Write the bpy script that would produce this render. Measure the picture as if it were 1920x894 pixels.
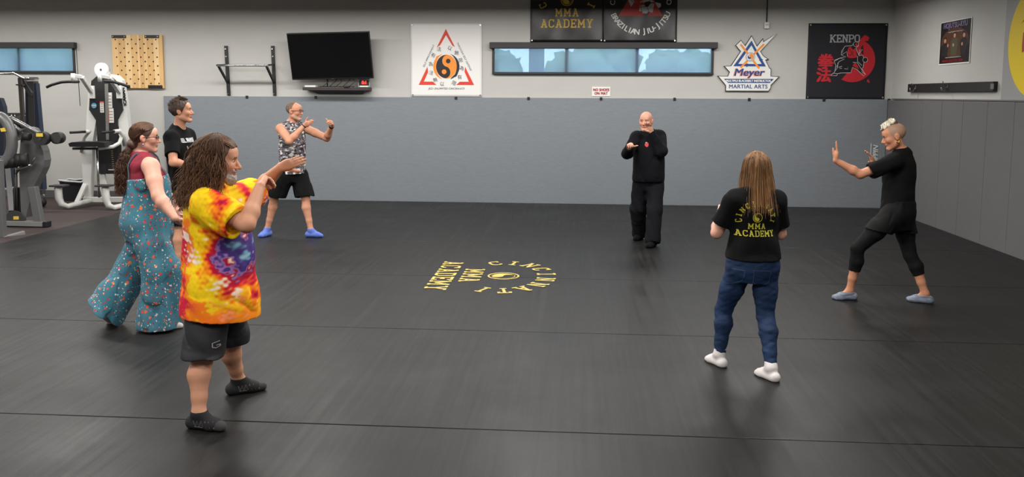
import bpy, bmesh, math, random, json
import numpy as np
from mathutils import Vector, Matrix, Euler
from mathutils.bvhtree import BVHTree
for o in list(bpy.data.objects): bpy.data.objects.remove(o)
SC = bpy.context.scene
COL = SC.collection
PI = math.pi
# ------------------------------------------------------------------ camera
CAMH, FPX, YAW, PITCH, ROLL, PPY = 1.95, 1573.07, 0.0741, 0.10577, 0.00455, 343.65
_f = Vector((-math.sin(YAW)*math.cos(PITCH), math.cos(YAW)*math.cos(PITCH), -math.sin(PITCH)))
_r0 = Vector((math.cos(YAW), math.sin(YAW), 0)); _u0 = _r0.cross(_f)
_r = _r0*math.cos(ROLL)+_u0*math.sin(ROLL); _u = _u0*math.cos(ROLL)-_r0*math.sin(ROLL)
cam = bpy.data.objects.new('camera', bpy.data.cameras.new('camera')); COL.objects.link(cam)
cam.matrix_world = Matrix(((_r.x, _u.x, -_f.x, 0), (_r.y, _u.y, -_f.y, 0), (_r.z, _u.z, -_f.z, CAMH), (0, 0, 0, 1)))
cam.data.sensor_width = 36; cam.data.lens = FPX/1920*36; cam.data.shift_y = -(447-PPY)/1920
cam.data.clip_end = 200
SC.camera = cam
# ------------------------------------------------------------------ world, exposure
SC.view_settings.view_transform = 'Standard'; SC.view_settings.look = 'None'
SC.view_settings.gamma = 1; SC.view_settings.use_curve_mapping = False
SC.view_settings.exposure = 0.0
W = bpy.data.worlds.new('sky'); SC.world = W; W.use_nodes = True
_b = W.node_tree.nodes['Background']; _b.inputs[0].default_value = (0.70, 0.83, 1.0, 1); _b.inputs[1].default_value = 4.2
WALL_LAMP_W = 43.0
LAMP_W = 85.0            # watts of each ceiling lamp
# ------------------------------------------------------------------ measured places (metres; camera stands at x=y=0)
D = 15.076; XR = 5.451; XM = -7.404; PADTOP = 1.89; CEIL = 4.3; XL = -13.5; YB = -4.0
def ray(px, py): return _f+_r*((px-960)/FPX)+_u*((PPY-py)/FPX)
def on_y(px, py, y=D):
    d = ray(px, py); return Vector((0, 0, CAMH))+d*(y/d.y)
def on_x(px, py, x=XR):
    d = ray(px, py); return Vector((0, 0, CAMH))+d*(x/d.x)
def on_z(px, py, z=0.0):
    d = ray(px, py); return Vector((0, 0, CAMH))+d*((z-CAMH)/d.z)
# ------------------------------------------------------------------ materials
MATS = {}
def srgb(c):
    return tuple(((v/255)/12.92 if v/255 <= .04045 else ((v/255+.055)/1.055)**2.4) for v in c)
def mat(name, col, rough=.6, metal=0, spec=.5, bump=0, bscale=60, vary=0, vscale=6, emit=0, coat=0, stretch=None):
    if name in MATS: return MATS[name]
    m = bpy.data.materials.new(name); m.use_nodes = True; nt = m.node_tree; b = nt.nodes['Principled BSDF']
    c = srgb(col) if max(col) > 1 else col
    b.inputs['Base Color'].default_value = (*c, 1); b.inputs['Roughness'].default_value = rough
    b.inputs['Metallic'].default_value = metal; b.inputs['Specular IOR Level'].default_value = spec
    b.inputs['Coat Weight'].default_value = coat
    if emit: b.inputs['Emission Color'].default_value = (*c, 1); b.inputs['Emission Strength'].default_value = emit
    if bump or vary:
        tc = nt.nodes.new('ShaderNodeTexCoord'); mp = nt.nodes.new('ShaderNodeMapping')
        nt.links.new(tc.outputs['Object'], mp.inputs[0])
        if stretch: mp.inputs['Scale'].default_value = stretch
        if vary:
            n = nt.nodes.new('ShaderNodeTexNoise'); n.inputs['Scale'].default_value = vscale; n.inputs['Detail'].default_value = 5
            nt.links.new(mp.outputs[0], n.inputs['Vector'])
            r = nt.nodes.new('ShaderNodeMapRange'); r.inputs[1].default_value = .3; r.inputs[2].default_value = .7
            r.inputs[3].default_value = 1-vary; r.inputs[4].default_value = 1+vary
            nt.links.new(n.outputs[0], r.inputs[0])
            mx = nt.nodes.new('ShaderNodeMix'); mx.data_type = 'RGBA'; mx.blend_type = 'MULTIPLY'; mx.inputs[0].default_value = 1
            mx.inputs[6].default_value = (*c, 1); nt.links.new(r.outputs[0], mx.inputs[7]); nt.links.new(mx.outputs[2], b.inputs['Base Color'])
        if bump:
            n = nt.nodes.new('ShaderNodeTexNoise'); n.inputs['Scale'].default_value = bscale; n.inputs['Detail'].default_value = 4
            nt.links.new(mp.outputs[0], n.inputs['Vector'])
            bp = nt.nodes.new('ShaderNodeBump'); bp.inputs['Strength'].default_value = bump; bp.inputs['Distance'].default_value = .01
            nt.links.new(n.outputs[0], bp.inputs['Height']); nt.links.new(bp.outputs[0], b.inputs['Normal'])
    MATS[name] = m; return m
def vcol_mat(name, rough=.6, spec=.4, sss=0, bump=0, bscale=300):
    if name in MATS: return MATS[name]
    m = mat(name, (.5, .5, .5), rough, spec=spec, bump=bump, bscale=bscale); nt = m.node_tree; b = nt.nodes['Principled BSDF']
    a = nt.nodes.new('ShaderNodeVertexColor'); a.layer_name = 'Col'; nt.links.new(a.outputs[0], b.inputs['Base Color'])
    if sss:
        b.inputs['Subsurface Weight'].default_value = sss; b.inputs['Subsurface Radius'].default_value = (.012, .004, .002)
    return m
# ------------------------------------------------------------------ object helpers
def link(o, parent=None):
    COL.objects.link(o)
    if parent is not None: o.parent = parent
    return o
def tag(o, label, cat, group=None, kind=None):
    o['label'] = label; o['category'] = cat
    if group: o['group'] = group
    if kind: o['kind'] = kind
    return o
def thing(name, label, cat, loc=(0, 0, 0), rz=0, group=None):
    o = bpy.data.objects.new(name, None); o.empty_display_size = .1; COL.objects.link(o)
    o.location = loc; o.rotation_euler.z = rz; return tag(o, label, cat, group)
def struct(o): o['kind'] = 'structure'; return o
class MB:
    """collects shapes into one mesh"""
    def __init__(s): s.bm = bmesh.new()
    def box(s, c, d, rot=None, bev=0):
        m = Matrix.Translation(c)
        if rot is not None: m = m @ rot.to_4x4()
        r = bmesh.ops.create_cube(s.bm, size=1, matrix=m @ Matrix.Diagonal((*d, 1)))
        if bev:
            es = list({e for v in r['verts'] for e in v.link_edges})
            bmesh.ops.bevel(s.bm, geom=es, offset=bev, segments=2, affect='EDGES', profile=.5)
        return s
    def box2(s, a, b, bev=0):
        a = Vector(a); b = Vector(b); return s.box((a+b)/2, [abs(x) for x in (b-a)], bev=bev)
    def beam(s, a, b, w, h=None, up=(0, 0, 1), bev=0):
        a = Vector(a); b = Vector(b); z = (b-a).normalized(); u = Vector(up)
        if abs(z.dot(u)) > .98: u = Vector((0, 1, 0))
        x = u.cross(z).normalized(); y = z.cross(x)
        rot = Matrix((x, y, z)).transposed()
        return s.box((a+b)/2, (w, h or w, (b-a).length), rot, bev)
    def tube(s, pts, r, n=10, cap=True):
        pts = [Vector(q) for q in pts]; rr = r if isinstance(r, (list, tuple)) else [r]*len(pts)
        rings = []; prev = None
        for i, q in enumerate(pts):
            t = (pts[min(i+1, len(pts)-1)]-pts[max(i-1, 0)]).normalized()
            if prev is None:
                x = t.orthogonal().normalized()
            else:
                x = (prev-t*prev.dot(t)).normalized()
            prev = x; y = t.cross(x)
            rings.append([s.bm.verts.new(q+(x*math.cos(2*PI*k/n)+y*math.sin(2*PI*k/n))*rr[i]) for k in range(n)])
        for a, b in zip(rings, rings[1:]):
            for k in range(n):
                f = s.bm.faces.new((a[k], a[(k+1) % n], b[(k+1) % n], b[k])); f.smooth = True
        if cap: s.bm.faces.new(rings[0][::-1]); s.bm.faces.new(rings[-1])
        return s
    def cyl(s, a, b, r, n=16, r2=None): return s.tube([a, b], [r, r if r2 is None else r2], n)
    def prism(s, pts, vec):
        """closed planar outline pushed along vec"""
        vec = Vector(vec); a = [s.bm.verts.new(q) for q in pts]; b = [s.bm.verts.new(Vector(q)+vec) for q in pts]; n = len(a)
        f1 = s.bm.faces.new(a); f2 = s.bm.faces.new(b[::-1]); f1.normal_update(); f2.normal_update()
        for k in range(n): s.bm.faces.new((a[k], b[k], b[(k+1) % n], a[(k+1) % n]))
        bmesh.ops.triangulate(s.bm, faces=[f1, f2])
        return s
    def ball(s, c, r, sc=(1, 1, 1), seg=12):
        bmesh.ops.create_uvsphere(s.bm, u_segments=seg, v_segments=max(6, seg//2+2), radius=r, matrix=Matrix.Translation(c) @ Matrix.Diagonal((*sc, 1)))
        return s
    def build(s, name, m, parent=None, smooth=False):
        bmesh.ops.recalc_face_normals(s.bm, faces=s.bm.faces)
        me = bpy.data.meshes.new(name); s.bm.to_mesh(me); s.bm.free()
        if m: me.materials.append(m)
        if smooth:
            for q in me.polygons: q.use_smooth = True
        return link(bpy.data.objects.new(name, me), parent)
def dup(root, loc=None, rz=None, **props):
    def cp(o, par):
        c = o.copy(); COL.objects.link(c); c.parent = par
        for ch in o.children: cp(ch, c)
        return c
    r = cp(root, root.parent)
    if loc is not None: r.location = loc
    if rz is not None: r.rotation_euler.z = rz
    for k, v in props.items(): r[k] = v
    return r
def np_mesh(name, V, Fq, m, parent=None, smooth=True, col=None):
    """quads or tris array -> mesh object"""
    me = bpy.data.meshes.new(name); V = np.asarray(V, np.float32); Fq = np.asarray(Fq, np.int32); n = Fq.shape[1]
    me.vertices.add(len(V)); me.vertices.foreach_set('co', V.ravel())
    me.loops.add(Fq.size); me.loops.foreach_set('vertex_index', Fq.ravel())
    me.polygons.add(len(Fq)); me.polygons.foreach_set('loop_start', np.arange(0, Fq.size, n, dtype=np.int32))
    me.polygons.foreach_set('loop_total', np.full(len(Fq), n, np.int32))
    me.polygons.foreach_set('use_smooth', np.full(len(Fq), smooth))
    if col is not None:
        a = me.color_attributes.new('Col', 'FLOAT_COLOR', 'POINT')
        c = np.ones((len(V), 4), np.float32); c[:, :3] = col; a.data.foreach_set('color', c.ravel())
    me.update(); me.validate()
    if m: me.materials.append(m)
    return link(bpy.data.objects.new(name, me), parent)
# ------------------------------------------------------------------ lettering
def text_mesh(body, size=1.0, align='CENTER', bold=0.0, spacing=1.0, xs=1.0):
    """text as flat triangles in xy; returns verts, faces; size = capital height"""
    cu = bpy.data.curves.new('t', 'FONT'); cu.body = body; cu.align_x = align; cu.align_y = 'CENTER'; cu.size = 1.0
    cu.space_character = spacing; cu.resolution_u = 3
    o = bpy.data.objects.new('t', cu); COL.objects.link(o)
    dg = bpy.context.evaluated_depsgraph_get(); me = bpy.data.meshes.new_from_object(o.evaluated_get(dg))
    V = [v.co.copy() for v in me.vertices]; Fs = [tuple(q.vertices) for q in me.polygons]
    bpy.data.objects.remove(o); bpy.data.meshes.remove(me); bpy.data.curves.remove(cu)
    if not V: return [], []
    y0 = min(v.y for v in V); y1 = max(v.y for v in V); k = size/.72
    yc = (y0+y1)/2
    B = [Vector((v.x*k*xs, (v.y-yc)*k, 0)) for v in V]
    if bold:      # heavier weight: slightly shifted copies in the same plane
        n = len(B); e = bold*size*1.4; B = [q+Vector((dx*e, dy*e, z)) for dx, dy, z in ((-1, -.6, 0), (1, -.6, .0005), (-1, .6, .001), (1, .6, .0015)) for q in B]; Fs = [tuple(a+n*i for a in t) for i in range(4) for t in Fs]
    return B, Fs
# college block letters drawn as strokes on a 4x6 cell (width varies); each stroke: x0,y0,x1,y1 ; s = slab serif
SLAB = {
 'I': (2.4, [(1.2, 0, 1.2, 6), (0, .4, 2.4, .4), (0, 5.6, 2.4, 5.6)]),
 'C': (4, [(.5, 1.2, .5, 4.8), (.5, 4.8, 1.3, 5.55), (1.2, 5.55, 2.9, 5.55), (2.9, 5.55, 3.5, 4.9), (3.5, 5.9, 3.5, 4.2), (.5, 1.2, 1.3, .45), (1.2, .45, 2.9, .45), (2.9, .45, 3.5, 1.2), (3.5, 1.0, 3.5, 1.8)]),
 'N': (4.6, [(.9, 0, .9, 6), (3.7, 0, 3.7, 6), (.9, 5.6, 3.7, .4), (0, .4, 1.8, .4), (0, 5.6, 1.4, 5.6), (2.8, 5.6, 4.6, 5.6)]),
 'A': (4.8, [(.9, 0, 2.4, 5.8), (3.9, 0, 2.4, 5.8), (1.4, 2.1, 3.4, 2.1), (0, .4, 1.8, .4), (3, .4, 4.8, .4), (1.4, 5.6, 2.6, 5.6)]),
 'T': (4.2, [(2.1, 0, 2.1, 6), (0, 5.6, 4.2, 5.6), (.4, 5.9, .4, 4.4), (3.8, 5.9, 3.8, 4.4), (1.1, .4, 3.1, .4)]),
 'M': (5.4, [(.9, 0, .9, 6), (4.5, 0, 4.5, 6), (.9, 5.7, 2.7, 1.8), (4.5, 5.7, 2.7, 1.8), (0, .4, 1.8, .4), (3.6, .4, 5.4, .4), (0, 5.6, 1.2, 5.6), (4.2, 5.6, 5.4, 5.6)]),
 'D': (4.4, [(.9, 0, .9, 6), (0, .4, 3, .4), (0, 5.6, 3, 5.6), (3, 5.6, 3.9, 4.7), (3.9, 4.8, 3.9, 1.2), (3.9, 1.3, 3, .4)]),
 'E': (4, [(.9, 0, .9, 6), (0, .4, 3.6, .4), (0, 5.6, 3.6, 5.6), (.9, 3, 2.6, 3), (3.6, 0, 3.6, 1.6), (3.6, 6, 3.6, 4.4), (2.6, 2.3, 2.6, 3.7)]),
 'Y': (4.8, [(2.4, 0, 2.4, 3), (2.4, 2.8, .9, 5.8), (2.4, 2.8, 3.9, 5.8), (0, 5.6, 1.8, 5.6), (3, 5.6, 4.8, 5.6), (1.4, .4, 3.4, .4)]),
 'K': (4.8, [(.9, 0, .9, 6), (.9, 2.4, 3.8, 5.7), (1.9, 3.4, 3.9, .3), (0, .4, 1.8, .4), (0, 5.6, 1.8, 5.6), (3, .4, 4.8, .4), (3, 5.6, 4.6, 5.6)]),
 'P': (4.2, [(.9, 0, .9, 6), (0, 5.6, 3, 5.6), (3, 5.6, 3.8, 4.8), (3.8, 4.9, 3.8, 3.5), (3.8, 3.6, 3, 2.8), (.9, 2.8, 3, 2.8), (0, .4, 1.9, .4)]),
 'O': (4.4, [(.6, 1.4, .6, 4.6), (.6, 4.6, 1.4, 5.55), (1.3, 5.55, 3.1, 5.55), (3, 5.55, 3.8, 4.6), (3.8, 4.6, 3.8, 1.4), (3.8, 1.4, 3, .45), (3.1, .45, 1.3, .45), (1.4, .45, .6, 1.4)]),
}
def slab_letter(ch, h, wd=.9):
    """verts/faces of one letter, height h, origin at its bottom centre"""
    w, st = SLAB[ch]; k = h/6; V = []; Fs = []
    for si, (x0, y0, x1, y1) in enumerate(st):
        horiz = abs(y1-y0) < .01; t = (.8 if horiz else wd)/2
        d = Vector((x1-x0, y1-y0, 0)).normalized(); nrm = Vector((-d.y, d.x, 0))*t
        a = Vector((x0-w/2, y0, 0)); b = Vector((x1-w/2, y1, 0)); n = max(1, int((b-a).length/1.5)); i = len(V)
        for q in range(n+1):
            c = a.lerp(b, q/n); lz = Vector((0, 0, .0004*si)); V += [(c+nrm)*k+lz, (c-nrm)*k+lz]
        for q in range(n): Fs.append((i+2*q, i+2*q+1, i+2*q+3, i+2*q+2))
    return V, Fs, w*k
def slab_word(word, h, gap=.9, xs=1.0, wd=.9, split=False):
    L = [slab_letter(c, h, wd) for c in word]; tot = sum(l[2] for l in L)+gap*h/6*(len(L)-1); x = -tot/2; V = []; Fs = []; parts = []
    for v, f, w in L:
        parts.append(([Vector(((q.x+x+w/2)*xs, q.y, q.z)) for q in v], f)); i = len(V); V += parts[-1][0]; Fs += [tuple(a+i for a in t) for t in f]; x += w+gap*h/6
    return parts if split else (V, Fs)
def slab_arc(word, h, R, a0, a1, wd=.9, ky=.62, split=False):
    """letters around a circle, angles in degrees from a0 to a1 clockwise, feet towards the centre"""
    V = []; Fs = []; parts = []
    for n, c in enumerate(word):
        a = math.radians(a0+(a1-a0)*n/(len(word)-1)); v, f, w = slab_letter(c, h, wd); i = len(V)
        ct = Vector((R*math.cos(a), R*ky*math.sin(a), 0)); up = Vector((math.cos(a)*ky, math.sin(a), 0)).normalized(); rt = Vector((up.y, -up.x, 0))
        parts.append(([ct+up*q.y+rt*q.x+Vector((0, 0, q.z)) for q in v], f)); V += parts[-1][0]; Fs += [tuple(b+i for b in t) for t in f]
    return parts if split else (V, Fs)
def text_arc(body, size, R, a0, a1, flip=False, bold=.0, xs=1.0):
    V = []; Fs = []; n = len(body)
    for k, c in enumerate(body):
        if c == ' ': continue
        a = math.radians(a0+(a1-a0)*k/max(1, n-1)); v, f = text_mesh(c, size, bold=bold, xs=xs); i = len(V)
        up = Vector((math.cos(a), math.sin(a), 0)); ctr = up*R
        if flip: up = -up
        rt = Vector((up.y, -up.x, 0)); V += [ctr+up*q.y+rt*q.x+Vector((0, 0, q.z)) for q in v]; Fs += [tuple(b+i for b in t) for t in f]
    return V, Fs
def poly(pts): return [Vector((x, y, 0)) for x, y in pts], [tuple(range(len(pts)))]
def disc(c, r, n=32, ry=None): return poly([(c[0]+r*math.cos(2*PI*k/n), c[1]+(ry or r)*math.sin(2*PI*k/n)) for k in range(n)])
def ringp(c, r0, r1, a0=0, a1=360, n=40):
    V = []; Fs = []
    for k in range(n+1):
        a = math.radians(a0+(a1-a0)*k/n); V += [Vector((c[0]+r0*math.cos(a), c[1]+r0*math.sin(a), 0)), Vector((c[0]+r1*math.cos(a), c[1]+r1*math.sin(a), 0))]
    for k in range(n): Fs.append((2*k, 2*k+1, 2*k+3, 2*k+2))
    return V, Fs
def stroke(pts, w, closed=False):
    V = []; Fs = []; pts = [Vector((x, y, 0)) for x, y in pts]; ws = w if isinstance(w, (list, tuple)) else [w]*len(pts)
    n = len(pts)
    for i, q in enumerate(pts):
        a = pts[i-1] if (i or closed) else q; b = pts[(i+1) % n] if (i < n-1 or closed) else q
        t = (b-a).normalized(); nn = Vector((-t.y, t.x, 0))*ws[i]/2; V += [q+nn, q-nn]
    for i in range(n-1+int(closed)):
        j = (i+1) % n; Fs.append((2*i, 2*i+1, 2*j+1, 2*j))
    return V, Fs
def move(vf, dx=0, dy=0, s=1, rot=0, shear=0):
    c, q = math.cos(math.radians(rot)), math.sin(math.radians(rot))
    return [Vector(((v.x+shear*v.y)*c*s-v.y*q*s+dx, (v.x+shear*v.y)*q*s+v.y*c*s+dy, v.z)) for v in vf[0]], vf[1]
def join(*vfs):
    V = []; Fs = []
    for v, f in vfs: i = len(V); V += list(v); Fs += [tuple(a+i for a in t) for t in f]
    return V, Fs
def yin(c, r, rot=0, n=24):
    """one drop of a yin-yang (with its eye left out) as polygons"""
    pts = []
    for k in range(n+1): a = PI/2+PI*k/n; pts.append((r*math.cos(a), r*math.sin(a)))
    for k in range(1, n+1): a = -PI/2+PI*k/n; pts.append((r/2*math.cos(a), -r/2+r/2*math.sin(a)))
    for k in range(1, n): a = -PI/2-PI*k/n; pts.append((r/2*math.cos(a), r/2+r/2*math.sin(a)))
    v, f = poly(pts); return move((v, f), c[0], c[1], 1, rot)
class Plane:
    """a flat print surface: origin o, axes u (right), v (up), n outwards"""
    def __init__(s, o, u, v, relief=None):
        s.o = Vector(o); s.u = Vector(u).normalized(); s.v = Vector(v).normalized(); s.n = s.u.cross(s.v); s.relief = relief
    def put(s, name, vf, m, parent, lift=.003):
        V, Fs = vf; me = bpy.data.meshes.new(name); P = []
        for q in V:
            z = lift+q.z+(s.relief(q.x, q.y) if s.relief else 0)
            P.append(s.o+s.u*q.x+s.v*q.y+s.n*z)
        if parent is not None: P = [q-parent.location for q in P]
        me.from_pydata([tuple(q) for q in P], [], Fs); me.materials.append(m); me.update()
        return link(bpy.data.objects.new(name, me), parent)
# ================================================================== people: implicit surfaces meshed with surface nets
def A3(v): return np.array(v, np.float64)
def nrm(v): v = A3(v); return v/np.linalg.norm(v)
class Grid:
    def __init__(s, lo, hi, h):
        s.h = h; s.lo = A3(lo); n = np.ceil((A3(hi)-s.lo)/h).astype(int)+1; s.n = n
        s.F = np.full(n, 1.0, np.float32)
    def sub(s, lo, hi):
        a = np.maximum(0, np.floor((A3(lo)-s.lo)/s.h).astype(int)); b = np.minimum(s.n, np.ceil((A3(hi)-s.lo)/s.h).astype(int)+1)
        if np.any(b <= a): return None, None
        sl = tuple(slice(i, j) for i, j in zip(a, b))
        ax = [(s.lo[k]+s.h*np.arange(a[k], b[k])).astype(np.float32) for k in range(3)]
        return sl, np.meshgrid(*ax, indexing='ij', sparse=True)
    def all(s): return np.meshgrid(*[(s.lo[k]+s.h*np.arange(s.n[k])).astype(np.float32) for k in range(3)], indexing='ij', sparse=True)
    def add(s, pr, infl=0.0, sub=False, k=None):
        f, lo, hi, kk = pr; k = kk if k is None else k
        m = abs(infl)+k+.02+2*s.h
        sl, X = s.sub(A3(lo)-m, A3(hi)+m)
        if sl is None: return
        d = f(*X)-infl; F = s.F[sl]
        if sub: d = -d; hh = np.clip(.5-.5*(F-d)/k, 0, 1); s.F[sl] = F*(1-hh)+d*hh+k*hh*(1-hh)
        else: hh = np.clip(.5+.5*(d-F)/k, 0, 1); s.F[sl] = d*(1-hh)+F*hh-k*hh*(1-hh)
    def cut(s, p, n):
        """keep the side against n"""
        X, Y, Z = s.all(); s.F = np.maximum(s.F, ((X-p[0])*n[0]+(Y-p[1])*n[1]+(Z-p[2])*n[2]).astype(np.float32))
    def warp(s, fn): s.F = s.F+fn(*s.all()).astype(np.float32)
    def mesh(s):
        F = s.F; h = s.h; ins = F < 0; n = F.shape
        c = np.zeros(tuple(q-1 for q in n), np.uint8)
        for i in (0, 1):
            for j in (0, 1):
                for k in (0, 1): c += ins[i:n[0]-1+i, j:n[1]-1+j, k:n[2]-1+k]
        act = (c > 0) & (c < 8); idx = np.argwhere(act); ids = np.full(act.shape, -1, np.int32); ids[act] = np.arange(len(idx))
        cor = np.array([[i, j, k] for i in (0, 1) for j in (0, 1) for k in (0, 1)])
        val = np.stack([F[idx[:, 0]+a, idx[:, 1]+b, idx[:, 2]+g] for a, b, g in cor], 1)
        acc = np.zeros((len(idx), 3)); cnt = np.zeros(len(idx))
        for a in range(8):
            for b in range(a+1, 8):
                if np.abs(cor[a]-cor[b]).sum() != 1: continue
                m = (val[:, a] < 0) != (val[:, b] < 0); t = val[m, a]/(val[m, a]-val[m, b])
                acc[m] += cor[a]+t[:, None]*(cor[b]-cor[a]); cnt[m] += 1
        V = s.lo+h*(idx+acc/cnt[:, None]); Q = []
        for ax in range(3):
            o = [(1, 2), (2, 0), (0, 1)][ax]
            sl0 = [slice(None)]*3; sl1 = [slice(None)]*3; sl0[ax] = slice(0, -1); sl1[ax] = slice(1, None)
            for q in o: sl0[q] = slice(1, -1); sl1[q] = slice(1, -1)
            a = ins[tuple(sl0)]; b = ins[tuple(sl1)]; e = np.argwhere(a != b)
            if not len(e): continue
            fl = a[e[:, 0], e[:, 1], e[:, 2]]
            for q in o: e[:, q] += 1
            def cell(du, dv):
                z = e.copy(); z[:, o[0]] -= du; z[:, o[1]] -= dv; return ids[z[:, 0], z[:, 1], z[:, 2]]
            q = np.stack([cell(1, 1), cell(0, 1), cell(0, 0), cell(1, 0)], 1); q[~fl] = q[~fl][:, ::-1]; Q.append(q)
        return V, np.concatenate(Q)
# -- primitives: (function, lo, hi, blend)
def cone(a, b, r1, r2, k=.02, flat=None, fl=1.0):
    """round cone from a to b; optional squash by fl along direction flat"""
    a = A3(a); b = A3(b); ba = b-a; l2 = ba@ba; rr = r1-r2
    F3 = None if flat is None else nrm(flat)
    def f(X, Y, Z):
        x = X-a[0]; y = Y-a[1]; z = Z-a[2]
        if F3 is not None:
            s = (x*F3[0]+y*F3[1]+z*F3[2])*(1/fl-1); x = x+s*F3[0]; y = y+s*F3[1]; z = z+s*F3[2]
        t = np.clip((x*ba[0]+y*ba[1]+z*ba[2])/l2, 0, 1)
        d = np.sqrt((x-t*ba[0])**2+(y-t*ba[1])**2+(z-t*ba[2])**2)
        return d-(r1-rr*t)
    m = max(r1, r2)*max(1, fl); return (f, np.minimum(a, b)-m, np.maximum(a, b)+m, k)
def ell(c, r, fr=None, k=.02):
    """ellipsoid, radii r along frame fr rows"""
    c = A3(c); r = A3(r); M = np.eye(3) if fr is None else A3(fr)
    def f(X, Y, Z):
        x = X-c[0]; y = Y-c[1]; z = Z-c[2]
        q = [(M[i][0]*x+M[i][1]*y+M[i][2]*z)/r[i] for i in range(3)]
        k0 = np.sqrt(q[0]**2+q[1]**2+q[2]**2)+1e-6; k1 = np.sqrt((q[0]/r[0])**2+(q[1]/r[1])**2+(q[2]/r[2])**2)+1e-6
        return k0*(k0-1)/k1
    m = r.max(); return (f, c-m, c+m, k)
def loft(p0, p1, rt0, rt1, sec, k=.04):
    """elliptic tube from p0 (t=0) to p1 (t=1); sec rows: t, half width, half depth, forward offset"""
    p0 = A3(p0); p1 = A3(p1); ax = p1-p0; L = np.linalg.norm(ax); u = ax/L; S = A3(sec)
    tt = np.linspace(S[0, 0], S[-1, 0], 120); 
    def cub(col):
        # smooth interpolation
        t = S[:, 0]; v = S[:, col]; m = np.gradient(v, t); i = np.clip(np.searchsorted(t, tt)-1, 0, len(t)-2); hh = t[i+1]-t[i]; s = (tt-t[i])/hh
        return (2*s**3-3*s**2+1)*v[i]+(s**3-2*s**2+s)*hh*m[i]+(-2*s**3+3*s**2)*v[i+1]+(s**3-s**2)*hh*m[i+1]
    Aw, Bd, Of = cub(1), cub(2), cub(3)
    def f(X, Y, Z):
        x = X-p0[0]; y = Y-p0[1]; z = Z-p0[2]
        t = (x*u[0]+y*u[1]+z*u[2])/L; tc = np.clip(t, S[0, 0], S[-1, 0])
        w = np.clip(tc, 0, 1)
        rx = rt0[0]*(1-w)+rt1[0]*w; ry = rt0[1]*(1-w)+rt1[1]*w; rn = np.sqrt(rx*rx+ry*ry)+1e-9; rx = rx/rn; ry = ry/rn
        fx, fy = -ry, rx
        cx = x-tc*ax[0]; cy = y-tc*ax[1]
        a = np.interp(tc, tt, Aw); b = np.interp(tc, tt, Bd); o = np.interp(tc, tt, Of)
        lx = cx*rx+cy*ry; ly = cx*fx+cy*fy-o
        k0 = np.sqrt((lx/a)**2+(ly/b)**2)+1e-6; k1 = np.sqrt((lx/a**2)**2+(ly/b**2)**2)+1e-6
        d = k0*(k0-1)/k1; e = np.abs(t-tc)*L
        return np.where(e > 0, np.sqrt(np.maximum(d, 0)**2+e*e)+np.minimum(np.maximum(d, -e), 0)*0, d)
    m = max(S[:, 1].max(), S[:, 2].max())+abs(S[:, 3]).max(); q0 = p0+S[0, 0]*ax; q1 = p0+S[-1, 0]*ax
    return (f, np.minimum(q0, q1)-m, np.maximum(q0, q1)+m, k)
def folds(seed, amp, freq, n=7, aniso=(1, 1, .45)):
    """smooth sum of sines for cloth folds"""
    rs = np.random.RandomState(seed); K = rs.normal(size=(n, 3))*A3(aniso); K = K/np.linalg.norm(K, axis=1)[:, None]*freq*rs.uniform(.6, 1.6, (n, 1)); ph = rs.uniform(0, 6.28, n)
    def f(X, Y, Z):
        s = 0
        for i, (q, w) in enumerate(zip(K, ph)):
            v = np.sin(q[0]*X+q[1]*Y+q[2]*Z+w+(.8*s if i % 3 == 2 else 0)); s = s+(v if i % 2 else 1.2-2*np.abs(v))
        return amp*(s/math.sqrt(n)-.75)
    return f
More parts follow.
